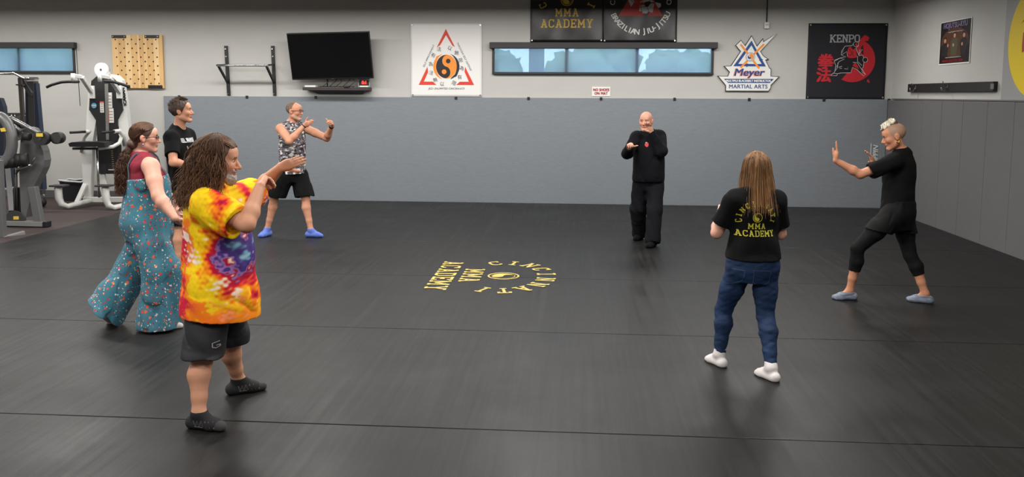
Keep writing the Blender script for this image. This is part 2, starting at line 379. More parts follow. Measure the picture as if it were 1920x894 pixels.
class Fig:
    """a person's skeleton in world metres; parts are lists of primitives"""
    def __init__(s, J, build=1.0, arm=1.0, leg=1.0, hs=1.0, look=None, nod=0, tilt=0, female=False, torso=None, handR=None, handL=None, footy=1.0):
        s.J = J = {k: A3(v) for k, v in J.items()}; s.hs = hs
        s.base = A3([(J['aR'][0]+J['aL'][0])/2, (J['aR'][1]+J['aL'][1])/2, 0])
        s.rs = nrm((J['sR']-J['sL'])*[1, 1, 0]); s.rp = nrm((J['hR']-J['hL'])*[1, 1, 0])
        s.fs = nrm(np.cross([0, 0, 1], s.rs)); s.fp = nrm(np.cross([0, 0, 1], s.rp))
        s.P = {}
        P = s.P
        pel, neck = J['pel'], J['neck']
        P['torso'] = [loft(pel, neck, s.rp, s.rs, torso)]
        for sd, sg in (('R', 1), ('L', -1)):
            S, E, Wr = J['s'+sd], J['e'+sd], J['w'+sd]; q = arm
            P['torso'].append(cone(neck+[0, 0, .02], S+[0, 0, -.005], .045*build, .05*q, .04))
            P['armU'+sd] = [cone(S, S+(E-S)*.5, .056*q, .05*q, .03), cone(S+(E-S)*.5, E, .05*q, .041*q, .02)]
            P['armF'+sd] = [cone(E, E+(Wr-E)*.3, .041*q, .043*q, .02), cone(E+(Wr-E)*.3, Wr, .043*q, .027*math.sqrt(q), .02)]
            Hh, K, A = J['h'+sd], J['k'+sd], J['a'+sd]; q = leg
            toe = J['toe'+sd]; td = (toe-A)*[1, 1, 0]; td = td/np.linalg.norm(td); s.__dict__['td'+sd] = td
            back = -td
            P['thigh'+sd] = [cone(Hh, Hh+(K-Hh)*.5, .088*q, .074*q, .04), cone(Hh+(K-Hh)*.5, K, .074*q, .054*q, .03)]
            c1 = K+(A-K)*.3+back*.014
            P['shin'+sd] = [cone(K, c1, .052*q, .056*q, .02), cone(c1, K+(A-K)*.7+back*.004, .056*q, .038*q, .02), cone(K+(A-K)*.7+back*.004, A, .038*q, .034*q, .02)]
            z0 = A[2]-.085; pt = s.__dict__.get('pt', 0)
            f = lambda d, z, w=0: A+td*d*footy+[0, 0, z-.085]+np.cross(td, [0, 0, 1])*w
            if A[2] > .11:   # heel lifted: foot pivots on the ball
                ball = np.array([*(A+td*.085)[:2], .03]); tip = np.array([*(A+td*.14)[:2], .022]); heel = A-td*.035+[0, 0, -.035]
                P['foot'+sd] = [cone(A, ball, .036, .03, .02), cone(heel, ball, .032, .032, .02), cone(ball, tip, .036, .022, .02)]
            else:
                y = footy; P['foot'+sd] = [cone(A, f(.085, .04), .035*y, .022*y, .03), cone(f(-.042, .031), f(.09, .028, .014), .031*y, .028*y, .02), cone(f(-.042, .031), f(.09, .026, -.018), .031*y, .025*y, .02),
                                cone(f(.09, .028, .014), f(.152, .02, .012), .028*y, .019*y, .02), cone(f(.09, .026, -.018), f(.135, .019, -.02), .025*y, .017*y, .02)]
            P['hand'+sd] = s.hand(sd, handR if sd == 'R' else handL)
        # neck and head
        fw = nrm(look) if look is not None else s.fs
        fw = nrm(fw*[1, 1, 0]); rt = nrm(np.cross(fw, [0, 0, 1])); c, n = math.cos(math.radians(nod)), math.sin(math.radians(nod))
        f2 = fw*c-A3([0, 0, 1])*n; u2 = A3([0, 0, 1])*c+fw*n
        c, n = math.cos(math.radians(tilt)), math.sin(math.radians(tilt)); rt, u2 = rt*c+u2*n, u2*c-rt*n
        s.hf = np.stack([rt, f2, u2]); s.hc = J['head']
        P['neck'] = [cone(neck+[0, 0, -.02]+s.fs*.01, s.h(0, -.012, -.05), .06*(build if not female else .85), .053*(1 if not female else .86)*hs, .03)]
        P['head'], s.headsub = s.head(female)
    def h(s, x, y, z): return s.hc+(s.hf[0]*x+s.hf[1]*y+s.hf[2]*z)*s.hs
    def head(s, female):
        k = s.hs; h = s.h; R = lambda *r: [q*k for q in r]; fr = s.hf; jw = .9 if female else 1.0
        P = [ell(h(0, -.014, .038), R(.074, .096, .082), fr, .02), ell(h(0, .03, -.018), R(.06, .062, .085), fr, .03),
             cone(h(.044*jw, .0, -.058), h(.014, .068, -.097), .026*k, .02*k, .02), cone(h(-.044*jw, .0, -.058), h(-.014, .068, -.097), .026*k, .02*k, .02),
             cone(h(-.034, .074, .026), h(.034, .074, .026), .016*k, .016*k, .015), ell(h(0, .06, .05), R(.056, .036, .04), fr, .02),
             cone(h(0, .084, .014), h(0, .109, -.026), .009*k, .0125*k, .008), ell(h(.012, .096, -.031), R(.009, .011, .008), fr, .006), ell(h(-.012, .096, -.031), R(.009, .011, .008), fr, .006),
             ell(h(0, .086, -.051), R(.025, .012, .008), fr, .006), ell(h(0, .084, -.063), R(.022, .013, .008), fr, .006), ell(h(0, .078, -.092), R(.02, .018, .016), fr, .015),
             ell(h(.043, .058, -.018), R(.022, .025, .024), fr, .02), ell(h(-.043, .058, -.018), R(.022, .025, .024), fr, .02)]
        for sg in (1, -1):
            P.append(ell(h(sg*.073, -.012, -.004), R(.012, .02, .032), fr, .008)); P.append(ell(h(sg*.079, -.02, .004), R(.01, .016, .026), fr, .006))
        S = [ell(h(sg*.031, .094, .008), R(.017, .013, .010), fr, .012) for sg in (1, -1)]+[ell(h(0, .099, -.0575), R(.02, .006, .0018), fr, .004)]
        S += [ell(h(sg*.086, -.004, -.002), R(.006, .008, .014), fr, .006) for sg in (1, -1)]
        return P, S
    def hand(s, sd, spec):
        """spec: dict(n=palm normal, curl=(mcp,pip,dip), thumb=(out,curl), dirv=finger direction, sc)"""
        J = s.J; Wr = J['w'+sd]; spec = spec or {}
        d = nrm(spec.get('dirv', J['t'+sd]-Wr)); n = A3(spec.get('n', -s.fs)); n = nrm(n-d*(n@d)); sc = spec.get('sc', .9)
        t = np.cross(d, n)*(1 if sd == 'R' else -1)          # towards the thumb
        t = t*spec.get('flip', 1)
        m, p, q = spec.get('curl', (20, 25, 15)); fan = spec.get('fan', 3)
        P = []; L = [(.047, .027, .021), (.051, .031, .022), (.047, .029, .021), (.037, .022, .019)]; ro = [.027, .009, -.009, -.026]; kn = [.092, .096, .09, .08]
        for i in range(4):
            w0 = Wr+t*ro[i]*.6*sc; k0 = Wr+d*kn[i]*sc+t*ro[i]*sc+n*(-.004)*sc
            P.append(cone(w0, k0, .016*sc, .0135*sc, .012))
            ang = math.radians(fan*(1.5-i)); dd = d*math.cos(ang)+t*math.sin(ang); c0 = 0; q0 = k0; r = .0105*sc*(1 if i < 3 else .9)
            for l, cu in zip(L[i], (m+spec.get('grad', 4)*i, p, q)):
                c0 += math.radians(cu); v = dd*math.cos(c0)+n*math.sin(c0); q1 = q0+v*l*sc
                P.append(cone(q0, q1, r, r*.9, .004)); r *= .9; q0 = q1
        P.append(ell(Wr+d*.05*sc+n*.004*sc, (.04*sc, .05*sc, .018*sc), np.stack([t, d, n]), .015))
        to, tc = spec.get('thumb', (50, 15)); a = math.radians(to); q0 = Wr+d*.022*sc+t*.024*sc+n*.008*sc; v = d*math.cos(a)+t*math.sin(a); r = .0145*sc
        v = nrm(v+n*spec.get('thn', .35))
        for l, cu in ((.042, 0), (.034, tc), (.027, tc)):
            c = math.radians(cu); v = nrm(v*math.cos(c)+(d if tc > 0 else n)*abs(math.sin(c))); q1 = q0+v*l*sc; P.append(cone(q0, q1, r, r*.86, .008)); r *= .88; q0 = q1
        return P
    def make_body(s, name, label, h, colf, mt, extra=()):
        allp = [q for k, v in s.P.items() for q in v]; lo = np.min([q[1] for q in allp], 0)-.03; hi = np.max([q[2] for q in allp], 0)+.03
        lo[2] = max(lo[2], -.002) if False else lo[2]
        g = Grid(lo, hi, h)
        order = ['torso', 'neck', 'thighR', 'thighL', 'shinR', 'shinL', 'footR', 'footL', 'armUR', 'armUL', 'armFR', 'armFL']
        for k in order:
            for q in s.P[k]: g.add(q)
        for sd in 'RL':
            g2 = None
            for q in s.P['hand'+sd]: g.add(q, k=min(q[3], .012))
        for q in s.P['head']: g.add(q)
        for q in extra: g.add(q)
        for q in s.headsub: g.add(q, sub=True)
        g.cut((0, 0, .002), (0, 0, -1))
        V, Q = g.mesh(); col = colf(s, V)
        o = np_mesh(name, V-s.base, Q, mt, None, col=col); o.location = s.base
        tag(o, label, 'person'); s.o = o
        return o
    def cloth(s, name, h, prims, mt, cuts=(), fold=None, subs=(), col=None, warps=()):
        """prims: (primitive, inflation[, blend])"""
        lo = np.min([q[0][1] for q in prims], 0)-.06; hi = np.max([q[0][2] for q in prims], 0)+.06
        g = Grid(lo, hi, h)
        for q in prims: g.add(q[0], q[1], k=q[2] if len(q) > 2 else None)
        if fold: g.warp(fold)
        for w in warps: g.warp(w)
        for q in subs: g.add(q[0], q[1], sub=True, k=.008)
        for p, n in cuts: g.cut(p, n)
        V, Q = g.mesh()
        return np_mesh(name, V-s.base, Q, mt, s.o, col=col(V) if col else None)
    def local(s, V):
        d = (V-s.hc)/s.hs; return d@s.hf.T
def clampcut(J, a, b, t):
    """plane that ends a sleeve or trouser leg at fraction t of the way a->b"""
    a = A3(J[a]); b = A3(J[b]); return (a+(b-a)*t, nrm(b-a))
def limb(a, b, r1, r2, k=.03): return cone(a, b, r1, r2, k)
def capped(pr, p, n):
    """a primitive cut by a plane (only this one)"""
    f0, lo, hi, k = pr
    def f(X, Y, Z): return np.maximum(f0(X, Y, Z), (X-p[0])*n[0]+(Y-p[1])*n[1]+(Z-p[2])*n[2])
    return (f, lo, hi, k)
def minus(pr, pr2, infl=0):
    f0, lo, hi, k = pr; f1 = pr2[0]
    return (lambda X, Y, Z: np.maximum(f0(X, Y, Z), -(f1(X, Y, Z)-infl)), lo, hi, k)
def strands(name, paths, r, mt, parent, base, n=3, taper=.4, seed=1):
    """hair: one thin tapered tube per strand, each with its own shade"""
    c1, c2 = HAIRC[mt.name]; rs = np.random.RandomState(seed); V = []; Q = []; C = []; i0 = 0
    for P in paths:
        P = A3(P); m = len(P); T = np.gradient(P, axis=0); T /= np.linalg.norm(T, axis=1)[:, None]+1e-9
        x = np.cross(T, [.3, .5, .8]); x /= np.linalg.norm(x, axis=1)[:, None]+1e-9; y = np.cross(T, x)
        rr = r*np.linspace(1, taper, m); rr[-1] *= .5
        ring = np.stack([P+(x*math.cos(2*PI*k/n)+y*math.sin(2*PI*k/n))*rr[:, None] for k in range(n)], 1)
        V.append(ring.reshape(-1, 3)); w = rs.rand()**1.3; sh = np.clip(w+np.linspace(-.3, .3, m), 0, 1)
        C.append(np.repeat(c1+(c2-c1)*sh[:, None], n, 0))
        for k in range(n):
            a = i0+np.arange(m-1)*n+k; b = i0+np.arange(m-1)*n+(k+1) % n; Q.append(np.stack([a, b, b+n, a+n], 1))
        i0 += m*n
    return np_mesh(name, np.concatenate(V)-base, np.concatenate(Q), vcol_mat('hair_strands', .55, .3), parent, col=np.concatenate(C))
HAIRC = {}
def project(fig, target, name, vf, o, u, v, mt, parent=None, lift=.003, st0=.5):
    """press a flat print onto a garment along its normal; misses are dropped"""
    V, Fs = vf; o = Vector(o); u = Vector(u).normalized(); v = Vector(v); v = (v-u*v.dot(u)).normalized(); n = u.cross(v)
    me = target.data; bv = BVHTree.FromPolygons([q.co for q in me.vertices], [tuple(q.vertices) for q in me.polygons]); B = Vector(fig.base)
    out = []; ok = []
    for q in V:
        st = o+u*q.x+v*q.y+n*st0-B; hit = bv.ray_cast(st, -n, 1.2)
        if hit[0] is None: out.append(st); ok.append(False)
        else: out.append(hit[0]+n*(lift+q.z)); ok.append(True)
    Fs = [f for f in Fs if all(ok[i] for i in f) and max(out[i].dot(n) for i in f)-min(out[i].dot(n) for i in f) < .05]
    me2 = bpy.data.meshes.new(name); me2.from_pydata([tuple(q) for q in out], [], Fs); me2.materials.append(mt); me2.update()
    return link(bpy.data.objects.new(name, me2), parent or target)
def ramp(x, a, b): return np.clip((x-a)/(b-a), 0, 1)
# ================================================================== the room
M_wall = mat('wall_paint', (182, 181, 177), .75, bump=.05, bscale=180, vary=.02, vscale=3)
M_pad = mat('blue_grey_wall_vinyl', (122, 128, 134), .6, bump=.22, bscale=24, vary=.06, vscale=9, stretch=(1.2, 1, 7))
M_pad2 = mat('grey_wall_pad_vinyl', (100, 98, 100), .6, bump=.12, bscale=300, vary=.03, vscale=5)
M_ceil = mat('grey_ceiling', (186, 184, 180), .8)
M_black = mat('black_metal', (24, 24, 26), .45)
M_plastic = mat('black_plastic', (16, 16, 17), .5)
M_frame = mat('dark_bronze_frame', (38, 36, 38), .5)
M_white = mat('white_enamel', (212, 211, 206), .35)
M_chrome = mat('chrome', (205, 205, 205), .2, metal=1)
def floor_mat():
    m = bpy.data.materials.new('black_vinyl_mat'); m.use_nodes = True; nt = m.node_tree; b = nt.nodes['Principled BSDF']; L = nt.links.new
    tc = nt.nodes.new('ShaderNodeTexCoord')
    def noise(sc, rot, scale, det=4, rough=.6):
        mp = nt.nodes.new('ShaderNodeMapping'); mp.inputs['Scale'].default_value = sc; mp.inputs['Rotation'].default_value = (0, 0, rot)
        n = nt.nodes.new('ShaderNodeTexNoise'); n.inputs['Scale'].default_value = scale; n.inputs['Detail'].default_value = det; n.inputs['Roughness'].default_value = rough
        L(tc.outputs['Object'], mp.inputs[0]); L(mp.outputs[0], n.inputs['Vector']); return n.outputs[0]
    def rng(i, a, b_, c, d):
        r = nt.nodes.new('ShaderNodeMapRange'); r.inputs[1].default_value = a; r.inputs[2].default_value = b_; r.inputs[3].default_value = c; r.inputs[4].default_value = d; L(i, r.inputs[0]); return r.outputs[0]
    def mth(op, a, c):
        q = nt.nodes.new('ShaderNodeMath'); q.operation = op
        for i, v in enumerate((a, c)):
            if isinstance(v, (int, float)): q.inputs[i].default_value = v
            else: L(v, q.inputs[i])
        return q.outputs[0]
    lines = noise((1, .03, 1), .06, 22, 3); cloud = noise((1, 1, 1), 0, 1.3, 6); scr = noise((1, .02, 1), -.12, 9, 2, .4); fine = noise((1, 1, 1), 0, 130, 2)
    scuff = rng(scr, .62, .72, 0, 1)
    base = rng(cloud, .3, .7, .85, 1.2); base = mth('MULTIPLY', base, rng(lines, .3, .7, .82, 1.2)); base = mth('ADD', base, mth('MULTIPLY', scuff, .38))
    mx = nt.nodes.new('ShaderNodeMix'); mx.data_type = 'RGBA'; mx.blend_type = 'MULTIPLY'; mx.inputs[0].default_value = 1; mx.inputs[6].default_value = (.013, .0127, .0127, 1)
    L(base, mx.inputs[7]); L(mx.outputs[2], b.inputs['Base Color'])
    L(mth('ADD', rng(cloud, .3, .7, .34, .48), rng(lines, .3, .7, -.05, .06)), b.inputs['Roughness']); b.inputs['Specular IOR Level'].default_value = .16
    hgt = mth('ADD', mth('MULTIPLY', lines, .6), mth('MULTIPLY', fine, .25))
    bp = nt.nodes.new('ShaderNodeBump'); bp.inputs['Strength'].default_value = .25; bp.inputs['Distance'].default_value = .006; L(hgt, bp.inputs['Height']); L(bp.outputs[0], b.inputs['Normal'])
    return m
M_mat = floor_mat()
M_rubber = mat('brown_rubber_floor', (52, 40, 39), .7, bump=.1, bscale=200, vary=.18, vscale=30)
floor = struct(MB().box2((XL, YB, -.10), (XR+.2, D+.2, -.035)).build('floor', M_rubber))
seams = [YB, .56, 2.63, 4.705, 6.754, 8.803, 10.90, 12.98, 15.0]
for a, b in zip(seams, seams[1:]):
    MB().box2((XM, a+.004, -.034), (XR-.06, b-.004, 0), bev=.004).build('mat_roll', M_mat, floor)
# walls with window openings
WZ0, WZ1 = 2.31, 2.86
w1a, w1b = -10.9, on_y(146, 110).x-.06; w2a, w2b = on_y(924, 110).x, on_y(1337, 110).x
wb = MB()
wb.box2((XL, D, -.1), (XR+.2, D+.18, WZ0)); wb.box2((XL, D, WZ1), (XR+.2, D+.18, CEIL))
for a, b in ((XL, w1a), (w1b, w2a), (w2b, XR+.2)): wb.box2((a, D, WZ0), (b, D+.18, WZ1))
struct(wb.build('wall_back', M_wall))
struct(MB().box2((XR, YB, -.1), (XR+.18, D, CEIL)).build('wall_right', M_wall))
struct(MB().box2((XL-.18, YB, -.1), (XL, D+.18, CEIL)).build('wall_left', M_wall))
struct(MB().box2((XL-.18, YB-.18, -.1), (XR+.18, YB, CEIL)).build('wall_front', M_wall))
struct(MB().box2((XL-.18, YB-.18, CEIL), (XR+.18, D+.18, CEIL+.1)).build('ceiling', M_ceil))
struct(MB().box2((XL, D-.012, -.035), (-7.55, D, .11), bev=.003).build('baseboard_back', mat('grey_baseboard', (88, 87, 88), .6)))
# ceiling lamps: opaque housings with a diffuser, light only downwards
def lamp():
    t = thing('ceiling_light', 'long strip ceiling light hanging under the dark ceiling', 'light', group='strip lights in rows over the mat')
    b = MB(); b.box2((-.62, -.17, .02), (.62, .17, .09), bev=.01); b.build('housing', M_white, t)
    b = MB(); b.cyl((-.5, 0, .09), (-.5, 0, .75), .006, 6); b.build('hanger', M_black, t)
    b = MB(); b.cyl((.5, 0, .09), (.5, 0, .75), .006, 6); b.build('hanger', M_black, t)
    l = bpy.data.lights.new('lamp', 'AREA'); l.shape = 'RECTANGLE'; l.size = 1.2; l.size_y = .3; l.energy = LAMP_W; l.color = (1, .968, .925)
    link(bpy.data.objects.new('lamp_glow', l), t)
    return t
_l = lamp(); first = True
LD = [c for c in _l.children if c.type == 'LIGHT'][0].data; LD = (LD, LD.copy()); LD[0].energy = WALL_LAMP_W
XB = [-11.6+1.53*k for k in range(11)]; XN = (-8.8, -6.0, -3.2, -.4, 2.2)
for y, z, xs_ in ((13.25, 3.46, XB), (9.4, 3.45, XN), (6.0, 3.45, XN), (2.2, 3.45, XN)):
    for x in xs_:
        o = _l if first else dup(_l); o.location = (x, y, z); first = False
        g = [c for c in o.children if c.type == 'LIGHT'][0]
        g.data = LD[0] if y > 13 else LD[1]           # the wall row carries weaker tubes
# wall mat on the back wall with black clips
wm = thing('wall_mat', 'blue grey padded mat covering the lower back wall behind the man in black sweatshirt', 'wall padding', (0, D, 0))
padL = on_y(312, 270).x
MB().box2((padL, -.045, -.03), (XR-.05, -.002, PADTOP), bev=.006).build('padding', M_pad, wm)
clip = None
for px in (336, 463, 592, 855, 991, 1127, 1265, 1405, 1545, 1667):
    q = on_y(px, 184, D-.05).x
    if clip is None: clip = MB().box((0, -.05, PADTOP-.012), (.045, .02, .05), bev=.003).build('clip', M_black, wm); clip.location.x = q
    else: c = clip.copy(); COL.objects.link(c); c.location.x = q
# upright pads along the right wall, each its own piece
rp = thing('wall_pads', 'row of upright dark grey pads covering the lower right wall', 'wall padding', (XR, 0, 0))
ys = [D-.05]+[on_x(x, y, XR-.05).y for x, y in ((1696, 200), (1730, 200), (1766, 200), (1806, 200), (1852, 200), (1903, 200))]
ys += [ys[-1]-.62*k for k in range(1, 18)]
for a, b in zip(ys, ys[1:]): MB().box2((-.052, b+.003, -.03), (-.003, a-.003, PADTOP-.01+.006*math.sin(a*9)), bev=.008).build('pad', M_pad2, rp)
MB().box2((-.05, ys[-1], PADTOP-.004), (-.003, D-.2, PADTOP+.018), bev=.004).build('top_strip', mat('grey_strip', (98, 97, 97), .6), rp)
BW = lambda px, py, off=0: Plane(on_y(px, py, D-off), (1, 0, 0), (0, 0, 1))
t = thing('lettering', 'white upright brand lettering printed on the grey pad in the corner', 'lettering', on_y(1641, 290, D-.052))
pl = Plane(t.location, (0, 0, 1), (-1, 0, 0)); M_pw = mat('white_print', (205, 208, 210), .6)
pl.put('big_letters', move(text_mesh('TIPPIN', .085, bold=.03), 0, .0, 1, 0, .25), M_pw, t)
pl.put('underline_bar', poly([(-.2, .07), (.19, .07), (.2, .085), (-.19, .085)]), M_pw, t)
pl.put('small_letters', join(*[stroke([(-.10+.022*k, -.097+.004*(k % 3)), (-.10+.022*k+.004*(k % 2), -.074)], .006) for k in range(13)]), mat('grey_print', (150, 154, 158), .6), t)
# windows
def window_shade():
    m = bpy.data.materials.new('tinted_window_screen'); m.use_nodes = True; nt = m.node_tree; nt.nodes.clear(); L = nt.links.new
    o = nt.nodes.new('ShaderNodeOutputMaterial'); tr = nt.nodes.new('ShaderNodeBsdfTransparent'); tr.inputs[0].default_value = (.80, .84, .88, 1)
    tl = nt.nodes.new('ShaderNodeBsdfTranslucent'); tl.inputs[0].default_value = (.50, .58, .66, 1)
    df = nt.nodes.new('ShaderNodeBsdfGlossy'); df.inputs[0].default_value = (.8, .85, .9, 1); df.inputs[1].default_value = .25
    a = nt.nodes.new('ShaderNodeMixShader'); a.inputs[0].default_value = .45; L(tr.outputs[0], a.inputs[1]); L(tl.outputs[0], a.inputs[2])
    c = nt.nodes.new('ShaderNodeMixShader'); c.inputs[0].default_value = .05; L(a.outputs[0], c.inputs[1]); L(df.outputs[0], c.inputs[2]); L(c.outputs[0], o.inputs[0])
    return m
M_shade = window_shade(); M_glass = mat('window_glass', (220, 235, 240), .05); M_glass.node_tree.nodes['Principled BSDF'].inputs['Transmission Weight'].default_value = 1; M_glass.node_tree.nodes['Principled BSDF'].inputs['IOR'].default_value = 1.02
def window(name, xa, xb, muls, posts=()):
    w = struct(bpy.data.objects.new(name, None)); COL.objects.link(w); w.location = (0, D, 0)
    b = MB(); fz0, fz1 = WZ0, WZ1
    b.box2((xa-.01, -.03, fz0-.005), (xb+.01, .13, fz0+.035)); b.box2((xa-.01, .0, fz1-.04), (xb+.01, .13, fz1))
    b.box2((xa-.01, -.02, fz0), (xa+.03, .13, fz1)); b.box2((xb-.03, -.02, fz0), (xb+.01, .13, fz1)); b.build('window_frame', M_frame, w)
    for x in muls: MB().box2((x-.032, .04, fz0), (x+.032, .13, fz1)).build('mullion', mat('blue_grey_mullion', (92, 104, 122), .5), w)
    xs = [xa]+list(muls)+[xb]
    for a, c in zip(xs, xs[1:]): MB().box2((a+.02, .085, fz0+.02), (c-.02, .093, fz1-.02)).build('pane', M_glass, w)
    MB().box2((xa+.02, .012, fz0+.03), (xb-.02, .014, fz1-.02)).build('roller_screen', M_shade, w)
    MB().box2((xa-.05, -.11, fz1-.105), (xb+.06, 0, fz1+.005), bev=.008).build('valance', M_frame, w)
    MB().box2((xa+.01, -.05, fz0-.015), (xb-.01, -.01, fz0+.03), bev=.012).build('hem_bar', M_frame, w)
    for x in posts: MB().box2((x-.14, .55, .0), (x+.14, .75, 4)).build('outside_post', mat('blue_post', (120, 140, 175), .6), w)
    return w
window('window_1', w1a, w1b, [on_y(34, 110).x])
window('window_2', w2a, w2b, [on_y(1062.5, 110).x, on_y(1194.5, 110).x], [on_y(1006, 110, D+.6).x])
cd = MB(); q = on_y(143, 91, D-.1); cd.tube([q, q+Vector((.01, 0, -.55)), q+Vector((.02, 0, -1.05))], .006, 5); tag(cd.build('blind_cord', M_plastic), 'thin dark blind cord hanging beside the left window', 'cord')
# outdoors seen through the windows
grd = struct(MB().box2((-60, D+.3, -1.0), (60, D+90, -.9)).build('trim_1', mat('lawn', (80, 110, 60), .9))); grd.name = 'ground'; grd['label'] = 'green lawn outside the windows'; 
def tree(x, y, hgt, r, seed, label):
    t = thing('tree', label, 'tree', (x, y, -.9), group='trees outside the windows'); rs = random.Random(seed)
    MB().cyl((0, 0, 0), (0, 0, hgt*.5), .22, 8, .12).build('trunk', mat('bark', (70, 60, 50), .9), t)
    b = MB()
    for k in range(26):
        a = rs.uniform(0, 6.28); rr = r*math.sqrt(rs.random())*.75; z = hgt*rs.uniform(.3, .92); s = r*rs.uniform(.28, .5)
        bmesh.ops.create_icosphere(b.bm, subdivisions=3, radius=s, matrix=Matrix.Translation((rr*math.cos(a), rr*math.sin(a), z)))
    for v in b.bm.verts: v.co += Vector((rs.uniform(-1, 1), rs.uniform(-1, 1), rs.uniform(-1, 1)))*.16
    b.build('crown', mat('leaves', (120, 140, 104), .9, vary=.3, vscale=3), t, True)
for k, (x, y, hg, r, lb) in enumerate(((-23.6, 36, 8.2, 3.2, 'bushy green tree filling the view through the left window'), (-33, 40, 8.5, 3.2, 'bushy green tree far left outside beyond the left window'), (-3.3, 31.5, 4.2, 1.6, 'low green tree behind the left pane of the long window'), (.9, 36.5, 5.0, 2.0, 'tallest green tree behind the middle pane of the long window'), (4.9, 41.5, 4.7, 1.9, 'green tree behind the right pane of the long window'))):
    tree(x, y, hg, r, k, lb)
# ------------------------------------------------------------------ banners on the back wall
M_red = mat('print_red', (214, 58, 40), .55); M_orange = mat('print_orange', (236, 140, 40), .55); M_ink = mat('print_black', (22, 18, 22), .55)
M_gold = mat('print_gold', (205, 168, 62), .5); M_navy = mat('print_navy', (20, 66, 130), .5); M_pwhite = mat('print_white', (226, 226, 222), .5)
def banner(name, label, cat, c, w, h, m, relief, n=(28, 28), thick=.004, back='edge'):
    t = thing(name, label, cat, c); pl = Plane(c, (1, 0, 0), (0, 0, 1), relief)
    V = []; Fs = []
    for j in range(n[1]+1):
        for i in range(n[0]+1):
            x = (i/n[0]-.5)*w; y = (j/n[1]-.5)*h; V.append((x, -relief(x, y), y))
    k = len(V); V += [(x, 0.0, z) for x, y, z in V]
    nx = n[0]+1
    for j in range(n[1]):
        for i in range(n[0]):
            a = j*nx+i; Fs.append((a, a+1, a+nx+1, a+nx)); Fs.append((k+a, k+a+nx, k+a+nx+1, k+a+1))
    ring = [i for i in range(nx)]+[j*nx+n[0] for j in range(1, n[1]+1)]+[n[1]*nx+i for i in range(n[0]-1, -1, -1)]+[j*nx for j in range(n[1]-1, 0, -1)]
    for a, b in zip(ring, ring[1:]+ring[:1]): Fs.append((b, a, a+k, b+k))
    me = bpy.data.meshes.new('cloth'); me.from_pydata(V, [], Fs); me.materials.append(m); me.update()
    for q in me.polygons: q.use_smooth = True
    link(bpy.data.objects.new('cloth', me), t)
    for sx in (-1, 1):
        for sy in (-1, 1):
            x, y = sx*(w/2-.03), sy*(h/2-.03); b = MB(); z = -relief(x, y)-.004
            b.cyl((x, z, y), (x, z-.006, y), .014, 10); b.build('grommet', M_chrome, t)
    return t, pl
c = on_y(837, 113, D-.004)
rel = lambda x, y: .010+.006*math.sin(3*x+5*y)*math.sin(4*x-2)+.010*max(0, (abs(x)+y-.75))
jb, pl = banner('banner', 'white square banner with red triangle corners and orange and black yin yang', 'banner', c, 1.285, 1.30, mat('white_vinyl_banner', (226, 225, 222), .5, bump=.03, bscale=6), rel)
kx, ky = .00217, .00209
J2 = lambda pts: [((x-436)*kx, (503-y)*ky) for x, y in pts]
for n, pts in (('top', [(433, 238), (358, 392), (385, 375), (434, 290), (487, 378), (507, 390)]), ('left', [(278, 558), (205, 713), (353, 713), (322, 685), (247, 685), (283, 605)]), ('right', [(592, 558), (588, 602), (624, 685), (548, 685), (518, 713), (667, 713)])):
    pl.put('triangle_corner', poly(J2(pts)), M_red, jb)
def L2(x, y, vf, rot=0, s=1, shear=0): return move(vf, (x-436)*kx, (503-y)*ky, s, rot, shear)
pl.put('slogan', join(L2(290, 466, text_mesh('SELF IMPROVEMENT', .034, spacing=1.05), 64), L2(585, 472, text_mesh('THROUGH SELF DEFENSE', .034, spacing=1.05), -63.5)), M_ink, jb)
pl.put('club_name', L2(437, 747, text_mesh('JKD UNLIMITED CINCINNATI', .036, spacing=1.0)), M_ink, jb)
cy = ((436-436)*kx, (503-557)*ky)
pl.put('disc', disc(cy, .187, 40, .212), M_orange, jb, .004)
v, f = yin((0, 0), 1, -12); pl.put('yin', ([Vector((q.x*.183+cy[0], q.y*.208+cy[1], 0)) for q in v], f), M_ink, jb, .005)
pl.put('eye', disc(((452-436)*kx, (503-510)*ky), .041), M_ink, jb, .006); pl.put('eye', disc(((418-436)*kx, (503-601)*ky), .043), M_orange, jb, .006)
def arcw(a0, a1, r, w, n=16): return stroke([(cy[0]+r*math.cos(math.radians(a0+(a1-a0)*k/n))*.92, cy[1]+r*math.sin(math.radians(a0+(a1-a0)*k/n))*1.02) for k in range(n+1)], [max(.004, w*math.sin(PI*k/n)) for k in range(n+1)])
pl.put('arc', arcw(110, 250, .232, .05), M_orange, jb); pl.put('arc', arcw(70, -70, .232, .05), M_ink, jb)
pl.put('arrow_head', poly(J2([(400, 452), (352, 470), (345, 500), (362, 486)])), M_orange, jb, .0045); pl.put('arrow_head', poly(J2([(534, 612), (505, 625), (470, 660), (520, 640)])), M_ink, jb, .0045)
chars = '以無限為有限以無法為有法'; pos = [(465, 400), (522, 440), (555, 503), (565, 570), (547, 645), (500, 697), (400, 705), (343, 670), (310, 610), (305, 535), (328, 460), (375, 408)]
for k, (ch, (x, y)) in enumerate(zip(chars, pos)): pl.put('character', L2(x, y, text_mesh(ch, .062), -25+50*((k*37) % 5)/5), M_ink, jb)
